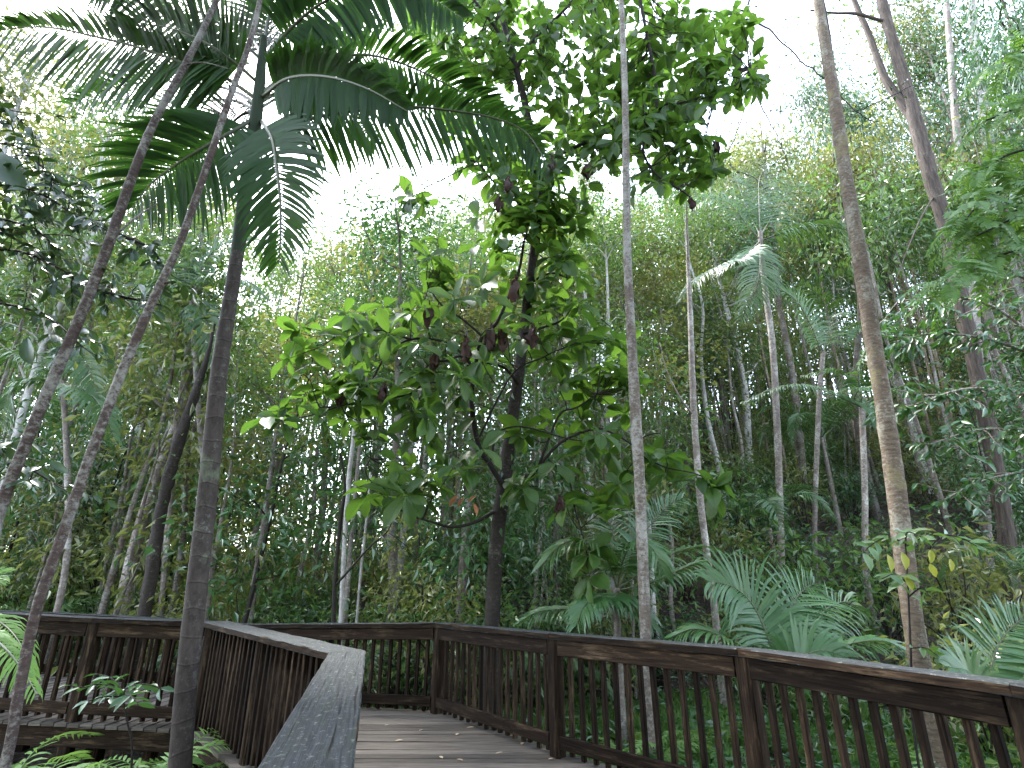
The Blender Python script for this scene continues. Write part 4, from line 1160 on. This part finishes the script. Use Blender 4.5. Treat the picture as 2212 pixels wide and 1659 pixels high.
# ------------------------------------------------------------------ palms one can point at in the undergrowth
def custom_palm(label, base_px, trunk, fr, seed, Lm=0.5, W=0.050, rad=0.014, name='understorey_palm', mat='under_palm', pairs=38):
    rng = np.random.RandomState(seed)
    u, v, Y = base_px
    b = P(u, v, Y); base = np.array((b[0], b[1], ground_z(b[0], b[1])))
    root = thing(name, base, label, 'palm')
    if trunk:
        mb = MB(); rows = np.array([(*P(a, c, Y), 0.5 * w * PXM(c, Y, a)) for a, c, w in trunk])
        lo = rows[0].copy(); lo[2] = min(lo[2], base[2]) - 0.1
        rows = np.vstack([lo, rows]) if rows[0][2] > base[2] + 0.2 else rows
        c = crom(rows, 5); tube(mb, c[:, :3], c[:, 3], 10, 0.02)
        obj('trunk', mb.mesh('trunk', M['grey_bark'], True, base), root)
    for path, up, droop, lm in fr:
        pp = px_path(path)
        r, ls = frond(pp, pairs, Lm * lm, W, up, 0.15, droop, 0.14, rad, rng)
        f = obj('frond', r.mesh('frond', M['rachis'], True, base), root)
        obj('leaflets', merge(ls).mesh('leaflets', M[mat], False, base), f, 'stuff')
FACE = (0.0, -0.8, 0.6); UPW = (0, -0.2, 1)
Yp = 8.3
custom_palm('bushy young palm with glossy arching fronds left of the slim pale trunk', (1335, 1400, Yp), [(1335, 1400, 18), (1332, 1330, 17), (1333, 1270, 15)],
    [([(1333, 1270, Yp), (1310, 1205, Yp - .2), (1270, 1168, Yp - .4), (1215, 1175, Yp - .5), (1165, 1225, Yp - .6)], UPW, 0.55, 1.1),
     ([(1333, 1270, Yp), (1350, 1200, Yp - .3), (1375, 1170, Yp - .5), (1410, 1185, Yp - .7), (1435, 1240, Yp - .8)], UPW, 0.6, 1.1),
     ([(1335, 1270, Yp), (1365, 1200, Yp + .1), (1400, 1140, Yp + .2), (1440, 1095, Yp + .3), (1475, 1075, Yp + .3)], FACE, 0.3, 1.0),
     ([(1335, 1270, Yp), (1400, 1230, Yp + .2), (1460, 1192, Yp + .3), (1520, 1180, Yp + .4), (1560, 1195, Yp + .4)], UPW, 0.45, 0.9),
     ([(1335, 1275, Yp), (1400, 1262, Yp - .2), (1460, 1235, Yp - .3), (1520, 1212, Yp - .4), (1570, 1228, Yp - .4)], UPW, 0.6, 0.9),
     ([(1333, 1275, Yp), (1325, 1290, Yp - .4), (1290, 1288, Yp - .6), (1262, 1310, Yp - .8), (1245, 1350, Yp - .9)], UPW, 0.5, 1.0),
     ([(1333, 1275, Yp), (1270, 1312, Yp + .1), (1210, 1316, Yp + .1), (1160, 1322, Yp), (1120, 1345, Yp)], UPW, 0.45, 0.9),
     ([(1333, 1270, Yp), (1330, 1190, Yp + .3), (1320, 1130, Yp + .5), (1330, 1080, Yp + .7)], FACE, 0.3, 1.0),
     ([(1333, 1275, Yp), (1355, 1300, Yp - .2), (1385, 1320, Yp - .3), (1410, 1355, Yp - .4)], UPW, 0.5, 0.8)], 71)
Yq = 6.9
custom_palm('large silvery palm fronds spreading low behind the right railing, left of the tan trunk', (1690, 1470, Yq), None,
    [([(1690, 1470, Yq), (1660, 1380, Yq), (1628, 1310, Yq), (1585, 1268, Yq - .1), (1530, 1255, Yq - .2)], FACE, 0.35, 1.35),
     ([(1690, 1470, Yq), (1693, 1390, Yq + .1), (1702, 1330, Yq + .2), (1725, 1285, Yq + .3), (1760, 1258, Yq + .4)], FACE, 0.4, 1.35),
     ([(1700, 1470, Yq), (1740, 1390, Yq + .3), (1780, 1320, Yq + .5), (1830, 1300, Yq + .6), (1870, 1330, Yq + .6)], FACE, 0.45, 1.0),
     ([(1700, 1480, Yq), (1770, 1420, Yq - .1), (1840, 1390, Yq - .2), (1910, 1385, Yq - .3), (1965, 1410, Yq - .4)], UPW, 0.5, 0.9),
     ([(1685, 1480, Yq), (1620, 1420, Yq - .1), (1560, 1375, Yq - .2), (1500, 1358, Yq - .2), (1450, 1375, Yq - .2)], UPW, 0.4, 0.9),
     ([(1690, 1480, Yq), (1720, 1430, Yq - .3), (1770, 1405, Yq - .5), (1830, 1420, Yq - .6)], FACE, 0.5, 0.9)], 72, Lm=0.52)
custom_palm('palm fronds fanning up at the right edge above the railing, right of the tan trunk', (2140, 1560, 5.6), None,
    [([(2130, 1560, 5.6), (2135, 1480, 5.6), (2150, 1410, 5.6), (2180, 1360, 5.6), (2225, 1325, 5.6)], FACE, 0.4, 0.9),
     ([(2130, 1560, 5.6), (2110, 1490, 5.5), (2090, 1450, 5.4), (2050, 1440, 5.3)], FACE, 0.4, 0.7),
     ([(2140, 1560, 5.6), (2190, 1490, 5.5), (2250, 1460, 5.4), (2310, 1470, 5.3)], UPW, 0.5, 0.9)], 73)
Ym = 11.5
custom_palm('palm with pale shining arched fronds half hidden by the tan trunk', (1870, 1260, Ym), [(1872, 1250, 16), (1868, 1050, 15), (1862, 880, 14)],
    [([(1862, 880, Ym), (1800, 852, Ym - .5), (1740, 832, Ym - .8), (1680, 836, Ym - 1.0), (1605, 868, Ym - 1.1)], UPW, 0.8, 0.8),
     ([(1862, 880, Ym), (1845, 865, Ym - .5), (1860, 840, Ym - 1.0), (1900, 836, Ym - 1.4)], FACE, 0.5, 0.9),
     ([(1862, 870, Ym), (1855, 800, Ym - .2), (1880, 740, Ym - .4), (1920, 708, Ym - .6), (1975, 715, Ym - .7)], UPW, 0.7, 0.9),
     ([(1862, 870, Ym), (1830, 815, Ym + .2), (1790, 800, Ym + .3), (1740, 810, Ym + .4)], UPW, 0.5, 0.9),
     ([(1862, 875, Ym), (1930, 840, Ym), (1990, 830, Ym), (2040, 850, Ym)], UPW, 0.6, 0.9)], 74, Lm=0.60, W=0.045, pairs=42, rad=0.018)
Yt = 12.0
custom_palm('tall thin palm whose crown stands against the sky left of the tan trunk', (1690, 1280, Yt), [(1690, 1270, 17), (1682, 1000, 16), (1670, 760, 15), (1655, 640, 14), (1646, 560, 12), (1642, 500, 10)],
    [([(1643, 520, Yt), (1610, 480, Yt), (1575, 440, Yt), (1530, 430, Yt), (1490, 450, Yt)], FACE, 0.45, 1.3),
     ([(1643, 520, Yt), (1600, 560, Yt - .6), (1560, 572, Yt - .8), (1510, 600, Yt - 1.0), (1475, 640, Yt - 1.1)], UPW, 0.6, 1.2),
     ([(1643, 520, Yt), (1700, 500, Yt - .3), (1750, 488, Yt - .5), (1800, 490, Yt - .6), (1840, 520, Yt - .7)], UPW, 0.8, 1.3),
     ([(1643, 520, Yt), (1640, 590, Yt - .9), (1625, 640, Yt - 1.1), (1600, 690, Yt - 1.2)], FACE, 0.5, 1.1),
     ([(1643, 510, Yt), (1640, 440, Yt + .1), (1640, 390, Yt + .2), (1655, 350, Yt + .3)], FACE, 0.35, 1.3),
     ([(1643, 510, Yt), (1680, 450, Yt + .2), (1710, 410, Yt + .3), (1750, 400, Yt + .4)], FACE, 0.4, 1.3),
     ([(1643, 510, Yt), (1610, 440, Yt + .3), (1590, 390, Yt + .5), (1560, 370, Yt + .6)], FACE, 0.4, 1.2)], 75, Lm=0.72, W=0.040, pairs=50, rad=0.020)
custom_palm('slanting palm fronds in front of the tangled slope above the pale arched fronds', (1760, 1200, 12.5), [(1760, 1190, 12), (1768, 900, 12), (1778, 760, 11)],
    [([(1778, 770, 12.5), (1750, 700, 12.3), (1720, 650, 12.1), (1680, 620, 12.0)], FACE, 0.5, 1.2),
     ([(1778, 770, 12.5), (1790, 690, 12.5), (1770, 640, 12.3), (1730, 610, 12.2)], UPW, 0.6, 1.2),
     ([(1778, 770, 12.5), (1830, 710, 12.6), (1880, 690, 12.6), (1930, 720, 12.6)], UPW, 0.6, 1.1)], 76, Lm=0.6)
custom_palm('bright green palm fronds hanging in at the left edge over the side walk', (-90, 1500, 5.4), [(-95, 1500, 30), (-100, 1420, 26), (-100, 1370, 22)],
    [([(-100, 1370, 5.4), (-50, 1330, 5.3), (0, 1345, 5.2), (40, 1385, 5.1), (70, 1460, 5.0)], UPW, 0.9, 0.75),
     ([(-100, 1375, 5.4), (-40, 1365, 5.0), (10, 1400, 4.8), (50, 1450, 4.7), (80, 1500, 4.6)], UPW, 0.9, 0.7),
     ([(-100, 1360, 5.4), (-80, 1290, 5.5), (-40, 1250, 5.6), (10, 1240, 5.7)], FACE, 0.4, 0.8)], 77, Lm=0.42, W=0.028, mat='grass', pairs=34)
custom_palm('palm with pale drooping frond tips glimpsed between the two leaning trunks', (140, 1250, 10), [(140, 1240, 18), (145, 1000, 16), (135, 820, 14)],
    [([(135, 830, 10), (140, 770, 9.8), (165, 750, 9.7), (190, 790, 9.6), (215, 860, 9.5)], FACE, 0.5, 1.0),
     ([(135, 830, 10), (90, 770, 10), (40, 760, 10), (-10, 800, 10)], UPW, 0.7, 1.0),
     ([(135, 830, 10), (60, 820, 9.7), (20, 850, 9.6), (0, 920, 9.5)], UPW, 0.8, 1.0),
     ([(135, 830, 10), (180, 840, 9.6), (220, 880, 9.4), (250, 950, 9.3)], UPW, 0.7, 1.0)], 78, Lm=0.6)
custom_palm('light green palm crown showing just left of the tall palm trunk', (455, 1250, 10.5), [(455, 1240, 14), (430, 900, 13), (412, 640, 11)],
    [([(412, 640, 10.5), (440, 570, 10.4), (480, 530, 10.3), (540, 520, 10.2)], FACE, 0.5, 1.2),
     ([(412, 640, 10.5), (400, 570, 10.5), (395, 520, 10.5), (370, 490, 10.5)], FACE, 0.5, 1.2),
     ([(412, 640, 10.5), (470, 600, 10.2), (520, 600, 10.1), (570, 640, 10.0)], UPW, 0.7, 1.2),
     ([(412, 640, 10.5), (370, 610, 10.3), (330, 620, 10.2), (300, 670, 10.1)], UPW, 0.7, 1.2),
     ([(412, 645, 10.5), (440, 680, 10.1), (455, 730, 10.0), (460, 780, 9.9)], FACE, 0.6, 1.0)], 79, Lm=0.6)

# ------------------------------------------------------------------ leafy branches that reach into the view
def leafy_branch(mb_t, mb_l, pp, w0, w1, L, W, every, rng, tmpl=LEAF10, droop=0.5, side=0.7, twigs=True):
    k = len(pp)
    rows = np.array([(*P(u, v, Y), 0.5 * (w0 + (w1 - w0) * i / (k - 1)) * PXM(v, Y)) for i, (u, v, Y) in enumerate(pp)])
    cc = crom(rows, 6)
    tube(mb_t, cc[:, :3], cc[:, 3], 6)
    ln = np.concatenate([[0], np.cumsum(np.linalg.norm(np.diff(cc[:, :3], axis=0), axis=1))])
    pos, ds = [], []
    for s in np.arange(0.1 * ln[-1], ln[-1], every):
        p = np.array([np.interp(s, ln, cc[:, i]) for i in range(3)])
        i = min(len(cc) - 2, int(np.searchsorted(ln, s)))
        t = nrm(cc[min(i + 1, len(cc) - 1), :3] - cc[i - 1, :3])
        sd = nrm(np.cross(t, np.array((0, 0, 1.0)) + rng.randn(3) * 0.5))
        for sg in (1, -1):
            if twigs and rng.rand() < 0.45:
                tip = p + sd * sg * rng.uniform(1.0, 3.0) * L + t * L * 1.0 + rng.randn(3) * L * 0.6
                limb(mb_t, p, tip, cc[-1, 3] * 0.9, cc[-1, 3] * 0.5, rng, 0.0, 4, 4)
                for f in (0.5, 0.75, 1.0):
                    for g in (1, -1):
                        pos.append(p + (tip - p) * f); ds.append(nrm(tip - p) * 0.5 + g * np.cross(nrm(tip - p), (0, 0, 1)) * 0.7 + np.array((0, 0, -droop)) + rng.randn(3) * 0.25)
            pos.append(p); ds.append(t * 0.5 + sd * sg * side + np.array((0, 0, -droop)) + rng.randn(3) * 0.25)
    pos = np.array(pos); ds = np.array(ds); N = len(pos)
    l = L * rng.uniform(0.7, 1.25, N)
    leaves(mb_l, pos, ds, rng.randn(N, 3) * 0.4 + np.array((0, -0.3, 0.8)), l, l * W, tmpl)

def build_left_tree():
    rng = np.random.RandomState(91)
    Y = 4.5
    mt, ml = MB(), MB()
    base = np.array((P(-260, 900, Y)[0], Y, 0)); base[2] = ground_z(base[0], Y)
    root = thing('dark_leaved_tree', base, 'dark glossy leaved tree reaching in from the left edge across the leaning trunks', 'tree')
    c = crom([base - (0, 0, .2), base + (0.05, 0, 2.5), base + (0, 0.1, 5.5)], 6)
    tr = MB(); tube(tr, c, np.linspace(0.09, 0.05, len(c)), 10, 0.03)
    obj('trunk', tr.mesh('trunk', M['dark_bark'], True, base), root)
    B = [[(-260, 560, Y), (-120, 440, Y), (0, 400, Y), (90, 420, Y), (170, 470, Y), (240, 500, Y)], [(-260, 700, Y), (-100, 560, Y), (20, 540, Y), (110, 570, Y), (190, 620, Y)],
         [(-260, 760, Y), (-80, 660, Y), (30, 660, Y), (110, 690, Y), (180, 750, Y - .1)], [(-260, 500, Y), (-100, 340, Y), (10, 310, Y), (80, 350, Y), (140, 420, Y)],
         [(190, 620, Y), (260, 640, Y), (310, 650, Y), (350, 660, Y)], [(240, 500, Y), (290, 520, Y), (330, 540, Y), (360, 590, Y)], [(-200, 980, Y), (-60, 960, Y), (10, 980, Y), (60, 1010, Y), (110, 1040, Y)],
         [(-260, 420, Y), (-120, 260, Y), (-20, 230, Y), (50, 260, Y)], [(-260, 620, Y), (-60, 480, Y), (60, 490, Y), (130, 540, Y)]]
    for b in B:
        t_, l_ = MB(), MB()
        leafy_branch(t_, l_, b, 9, 3, 0.13, 0.45, 0.085, rng)
        bo = obj('branch', t_.mesh('branch', M['twig'], True, base), root)
        obj('leaves', l_.mesh('leaves', M['dark_leaf'], True, base), bo, 'stuff')
    # the one very large leaf at the frame edge
    for u, v, d, s in [(-40, 330, (0.8, -0.1, -0.55), 0.62), (-30, 620, (0.5, -0.2, -0.8), 0.3), (60, 730, (0.4, -0.2, -0.9), 0.26), (15, 700, (-0.2, -0.2, -0.9), 0.24)]:
        m = MB(); leaves(m, [P(u, v, Y - 0.3)], [np.array(d)], [np.array((-0.2, -0.9, 0.5))], s, s * 0.45, BROAD)
        obj('large_leaf', m.mesh('large_leaf', M['dark_leaf'], True, base), root)
build_left_tree()

def build_right_tree():
    rng = np.random.RandomState(96)
    Y = 8.6
    base = np.array((P(2330, 900, Y)[0], Y, 0)); base[2] = ground_z(base[0], Y)
    root = thing('understorey_tree', base, 'deep green understorey tree spreading leafy boughs across the rough forked trunk', 'tree')
    c = crom([base - (0, 0, .2), base + (0.1, 0, 2.0), base + (0.05, 0.1, 4.5)], 6)
    tr = MB(); tube(tr, c, np.linspace(0.08, 0.03, len(c)), 10, 0.03)
    obj('trunk', tr.mesh('trunk', M['grey_bark'], True, base), root)
    for b in ([(2320, 760, Y), (2230, 720, Y), (2140, 660, Y - .1), (2040, 640, Y - .2), (1950, 655, Y - .3)], [(2320, 800, Y), (2220, 760, Y), (2120, 730, Y), (2020, 720, Y), (1930, 740, Y - .2)],
              [(2320, 870, Y), (2210, 850, Y), (2090, 840, Y), (1990, 870, Y), (1900, 900, Y)], [(2320, 700, Y), (2240, 620, Y), (2150, 570, Y), (2060, 560, Y)], [(2330, 960, Y), (2220, 930, Y), (2110, 930, Y), (2010, 960, Y)],
              [(2320, 640, Y), (2260, 540, Y), (2200, 470, Y), (2130, 440, Y)], [(2330, 1040, Y), (2230, 1020, Y), (2120, 1040, Y), (2040, 1080, Y)]):
        t_, l_ = MB(), MB()
        leafy_branch(t_, l_, b, 9, 3, 0.17, 0.40, 0.085, rng, droop=0.35)
        bo = obj('branch', t_.mesh('branch', M['grey_bark'], True, base), root)
        obj('leaves', l_.mesh('leaves', M['deep_leaf'], True, base), bo, 'stuff')
build_right_tree()

def build_feather_tree():
    rng = np.random.RandomState(92)
    Y = 5.2
    base = np.array((P(2420, 900, Y)[0], Y, 0)); base[2] = ground_z(base[0], Y)
    root = thing('feathery_tree', base, 'fresh green feathery leaved tree leaning in at the upper right edge', 'tree')
    c = crom([base - (0, 0, .2), base + (0.3, 0, 2.5), base + (1.0, -0.2, 5.5), base + (1.9, -0.4, 8)], 6)
    tr = MB(); tube(tr, c, np.linspace(0.10, 0.04, len(c)), 10, 0.03)
    obj('trunk', tr.mesh('trunk', M['dark_bark'], True, base), root)
    B = [[(2420, 330, Y), (2320, 250, Y), (2220, 230, Y), (2130, 260, Y)], [(2420, 480, Y), (2320, 400, Y), (2220, 390, Y), (2130, 430, Y), (2080, 480, Y)], [(2420, 620, Y), (2300, 550, Y), (2200, 540, Y), (2110, 580, Y), (2060, 620, Y)],
         [(2420, 200, Y), (2320, 120, Y), (2220, 110, Y), (2150, 150, Y)], [(2420, 560, Y), (2300, 470, Y), (2200, 470, Y), (2110, 510, Y)], [(2420, 400, Y), (2300, 320, Y), (2190, 330, Y), (2120, 370, Y)]]
    for b in B:
        t_, l_ = MB(), MB()
        rows = np.array([P(*q) for q in b]); cc = crom(rows, 5)
        tube(t_, cc, np.linspace(0.022, 0.008, len(cc)), 6)
        ls_all = []
        for i in range(4, len(cc)):
            for sg in (1, -1, 0):
                t = nrm(cc[i] - cc[i - 1]); sd = nrm(np.cross(t, (0, 0, 1.0)))
                d = nrm(t * 0.6 + sd * sg * 0.8 + rng.randn(3) * 0.3 + np.array((0, 0, 0.05)))
                Lf = rng.uniform(0.38, 0.6)
                p0 = cc[i]; p1 = p0 + d * Lf * 0.5 + np.array((0, 0, 0.03)); p2 = p0 + d * Lf + np.array((0, 0, -0.12))
                r, ls = frond([p0, p1, p2], 11, 0.12, 0.032, (rng.randn() * 0.3, -0.5, 0.85), 0.05, 0.25, 0.15, 0.003, rng, a0=65, a1=50)
                ls_all += [r] + ls
        bo = obj('branch', t_.mesh('branch', M['twig'], True, base), root)
        obj('leaves', merge(ls_all).mesh('leaves', M['feather_leaf'], False, base), bo, 'stuff')
build_feather_tree()

def build_side_sapling(label, stem, tips, L, W, seed, mat='forest_leaf', name='leafy_sapling', bright=(), cat='sapling'):
    rng = np.random.RandomState(seed)
    mt = MB(); base, c = trunk_mesh(mt, stem, 0.02, 7)
    root = thing(name, base, label, cat)
    obj('stem', mt.mesh('stem', M['twig'], True, base), root)
    for b in tips:
        t_, l_ = MB(), MB()
        leafy_branch(t_, l_, b, 4, 2, L, W, L * 0.75, rng, droop=0.15, twigs=False)
        bo = obj('branch', t_.mesh('branch', M['twig'], True, base), root)
        obj('leaves', l_.mesh('leaves', M[mat], True, base), bo, 'stuff')
    for u, v, Y, s in bright:
        m = MB(); leaves(m, [P(u, v - 8, Y)], [np.array((rng.uniform(-.3, .3), -0.2, -0.9))], [np.array((rng.uniform(-.4, .4), -1, 0.2))], s, s * 0.5, LEAF10)
        obj('yellow_leaf', m.mesh('yellow_leaf', M['yellow_leaf'], True, base), root)['label'] = 'yellow leaf'
Ys = 5.6
build_side_sapling('thin sapling with a few yellow leaves in front of the tan trunk', [(1972, 1560, Ys, 7), (1968, 1420, Ys, 6), (1962, 1280, Ys, 5), (1956, 1170, Ys, 4)],
    [[(1956, 1175, Ys), (1920, 1160, Ys - .2), (1885, 1175, Ys - .3), (1860, 1200, Ys - .4)], [(1956, 1180, Ys), (2010, 1155, Ys), (2070, 1160, Ys), (2110, 1180, Ys)], [(1960, 1260, Ys), (1935, 1240, Ys - .3), (1905, 1250, Ys - .4)], [(1962, 1290, Ys), (1990, 1270, Ys - .2), (2010, 1290, Ys - .3)], [(1968, 1400, Ys), (2000, 1400, Ys - .2), (2030, 1420, Ys - .3)], [(1956, 1180, Ys), (1960, 1150, Ys - .3), (1990, 1160, Ys - .5)]],
    0.16, 0.42, 93, bright=[(1917, 1205, Ys - .3, 0.16), (1948, 1200, Ys - .3, 0.16), (2010, 1195, Ys - .1, 0.13), (2008, 1225, Ys - .1, 0.13), (2052, 1215, Ys - .1, 0.12), (1955, 1252, Ys - .3, 0.13)])
build_side_sapling('low spreading plant in front of the left railing between the trunks', [(285, 1640, 5.6, 6), (275, 1560, 5.6, 5), (262, 1490, 5.6, 4)],
    [[(262, 1495, 5.6), (220, 1478, 5.5), (180, 1485, 5.4), (150, 1480, 5.4)], [(262, 1490, 5.6), (310, 1478, 5.5), (350, 1488, 5.5)], [(265, 1505, 5.6), (225, 1505, 5.4), (190, 1515, 5.3)], [(265, 1500, 5.6), (285, 1505, 5.3), (300, 1525, 5.2)], [(262, 1490, 5.6), (240, 1465, 5.7), (205, 1455, 5.8)]],
    0.13, 0.34, 94, mat='deep_leaf', name='spreading_plant', cat='plant')

# thin bare branches and twigs that hang across the upper right
def build_bare_tree():
    rng = np.random.RandomState(95)
    root, base, c = named_tree('bare_branched_tree', 'dark thin branched tree with bare twigs crossing the bright sky gap', 'twig',
        [(2005, 1420, 9.6, 26), (1968, 1200, 9.6, 25), (1932, 950, 9.6, 24), (1892, 700, 9.6, 22), (1838, 400, 9.6, 20), (1800, 150, 9.6, 18), (1770, -20, 9.5, 16), (1720, -130, 9.5, 12), (1640, -70, 9.4, 10), (1612, 30, 9.4, 8)])
    for bp in ([(1612, 60, 9.4, 7), (1590, 110, 9.2, 6), (1565, 160, 9.1, 5), (1520, 165, 9.0, 4), (1480, 150, 9.0, 3)], [(1612, 40, 9.4, 7), (1660, 65, 9.2, 5), (1720, 120, 9.0, 4), (1790, 180, 8.8, 4), (1850, 240, 8.6, 3), (1890, 265, 8.5, 2)],
               [(1612, 60, 9.4, 6), (1640, 120, 9.3, 5), (1620, 200, 9.2, 4), (1590, 290, 9.1, 3), (1560, 360, 9, 3)], [(1610, 20, 9.3, 6), (1550, 40, 9.1, 4), (1490, 45, 9, 3), (1430, 60, 9, 2)], [(1625, 190, 9.6, 4), (1660, 260, 9.4, 3), (1690, 320, 9.2, 2), (1700, 350, 9.2, 2)],
               [(1850, 240, 8.6, 3), (1900, 220, 8.4, 3), (1960, 190, 8.3, 2), (2040, 160, 8.2, 2)]):
        rows = np.array([(*P(u, v, Y), 0.5 * w * PXM(v, Y, u)) for u, v, Y, w in bp])
        cc = crom(rows, 6); cc[:, :3] += rng.randn(len(cc), 3) * 0.012
        b = MB(); tube(b, cc[:, :3], np.maximum(cc[:, 3], 0.005), 6)
        for i in range(4, len(cc), 3):
            limb(b, cc[i, :3], cc[i, :3] + rng.randn(3) * 0.3 + np.array((0, 0, -0.1)), 0.006, 0.003, rng, 0.05, 4, 3)
        bo = obj('branch', b.mesh('branch', M['twig'], True, base), root)
        l_ = MB(); cluster_leaves(l_, cc[::3, :3], 5, 0.16, 0.12, 0.4, 0.6, rng)
        obj('leaves', l_.mesh('leaves', M['dark_leaf'], False, base), bo, 'stuff')
build_bare_tree()

# ------------------------------------------------------------------ forest floor: litter, ground cover, grass, leaves on the deck
def scatter_floor():
    rng = np.random.RandomState(77)
    def pts(n, ymin, ymax, pw=1.3, umin=-350, umax=2560):
        out = []
        while len(out) < n:
            Y = ymin + (ymax - ymin) * rng.rand() ** pw
            x = (rng.uniform(umin, umax) - 1106) / FPX * Y * 1.05
            out.append((x, Y, ground_z(x, Y)))
        return np.array(out)
    N = 26000
    p = pts(N, 3.0, 26); p[:, 2] += rng.uniform(0.005, 0.05, N)
    m = MB(); l = rng.uniform(0.06, 0.17, N)
    leaves(m, p, np.column_stack([rng.randn(N, 2), rng.randn(N) * 0.25]), np.column_stack([rng.randn(N, 2) * 0.35, np.ones(N)]), l, l * 0.4)
    tag(obj('leaf_litter', m.mesh('leaf_litter', M['litter'])), 'brown fallen leaves and sticks covering the forest floor', 'leaf litter', kind='stuff')
    N = 46000
    p = pts(N, 6.0, 30, 1.2)
    keep = np.array([not near_deck(a, b, 0.3) for a, b, _ in p]); p = p[keep]; N = len(p)
    p[:, 2] += rng.uniform(0.05, 0.5, N) ** 1.2
    m = MB(); l = rng.uniform(0.09, 0.20, N)
    leaves(m, p, np.column_stack([rng.randn(N, 2), rng.uniform(-0.5, 0.5, N)]), np.column_stack([rng.randn(N, 2) * 0.5, np.ones(N)]), l, l * 0.36)
    tag(obj('ground_cover', m.mesh('ground_cover', M['deep_leaf'])), 'low leafy ground cover carpeting the slope', 'undergrowth', kind='stuff')
    # grass below the right railing
    N = 42000
    x = rng.uniform(-4.5, 7.0, N * 2); y = rng.uniform(2.0, 10.5, N * 2)
    dens = np.array([math.sin(1.9 * a + 0.7 * b) * math.sin(1.4 * b - 0.8 * a) for a, b in zip(x, y)])
    keep = (dens > -0.4) & np.array([not near_deck(a, b, 0.05) for a, b in zip(x, y)])
    x, y = x[keep][:N], y[keep][:N]; N = len(x)
    p = np.column_stack([x, y, [ground_z(a, b) for a, b in zip(x, y)]])
    m = MB(); l = rng.uniform(0.12, 0.38, N)
    leaves(m, p, np.column_stack([rng.randn(N, 2) * 0.45, np.ones(N)]), np.column_stack([rng.randn(N, 2), rng.rand(N) * 0.3]), l, rng.uniform(0.010, 0.022, N))
    tag(obj('grass', m.mesh('grass', M['grass'])), 'green grass growing below the right railing', 'grass', kind='stuff')
    # fallen sticks, counted together
    m = MB()
    for q in range(420):
        a = pts(1, 9.5, 22)[0]; an = rng.rand() * 3.14; L_ = rng.uniform(0.5, 2.6)
        b = a + np.array((math.cos(an) * L_, math.sin(an) * L_, rng.uniform(-0.1, 1.3)))
        limb(m, a + (0, 0, 0.1), b, rng.uniform(0.006, 0.016), 0.004, rng, 0.06, 4, 4)
    tag(obj('dead_sticks', m.mesh('dead_sticks', M['lean_bark'], True)), 'tangle of thin dead sticks and vines in the undergrowth', 'dead sticks', kind='stuff')
    # leaves lying on the boards
    t = MB(); tv, tt = LEAF10
    me = []
    for k in range(3):
        q = MB(); v = tv.copy(); v[:, 2] = 0.10 * np.abs(v[:, 1]) + 0.02 + 0.05 * v[:, 0] * (k - 1); q.add(v * np.array((1, 0.42, 1)), t=tt, uv=tv[:, :2]); me.append(q.mesh('fallen_leaf', M['pale_litter'], True))
    spots = [(1012, 1556), (1090, 1567), (1025, 1572), (905, 1580), (950, 1635), (1070, 1630), (1100, 1590), (1168, 1620), (1195, 1640), (870, 1600), (830, 1568), (1000, 1645), (1130, 1605), (985, 1590)]
    for u, v in spots:
        r1 = P(u, v, 1.0) - np.array((0, 0, CAMZ)); k_ = -CAMZ / r1[2]
        p = r1 * k_
        o = obj('fallen_leaf', me[rng.randint(3)])
        o.location = (p[0], p[1], 0.006); s = rng.uniform(0.05, 0.11); o.scale = (s, s, s); o.rotation_euler = (0, 0, rng.rand() * 6.283)
        tag(o, 'small dry tan leaf lying on the deck boards inside the right railing', 'fallen leaf', 'dry leaves on the deck boards')
scatter_floor()
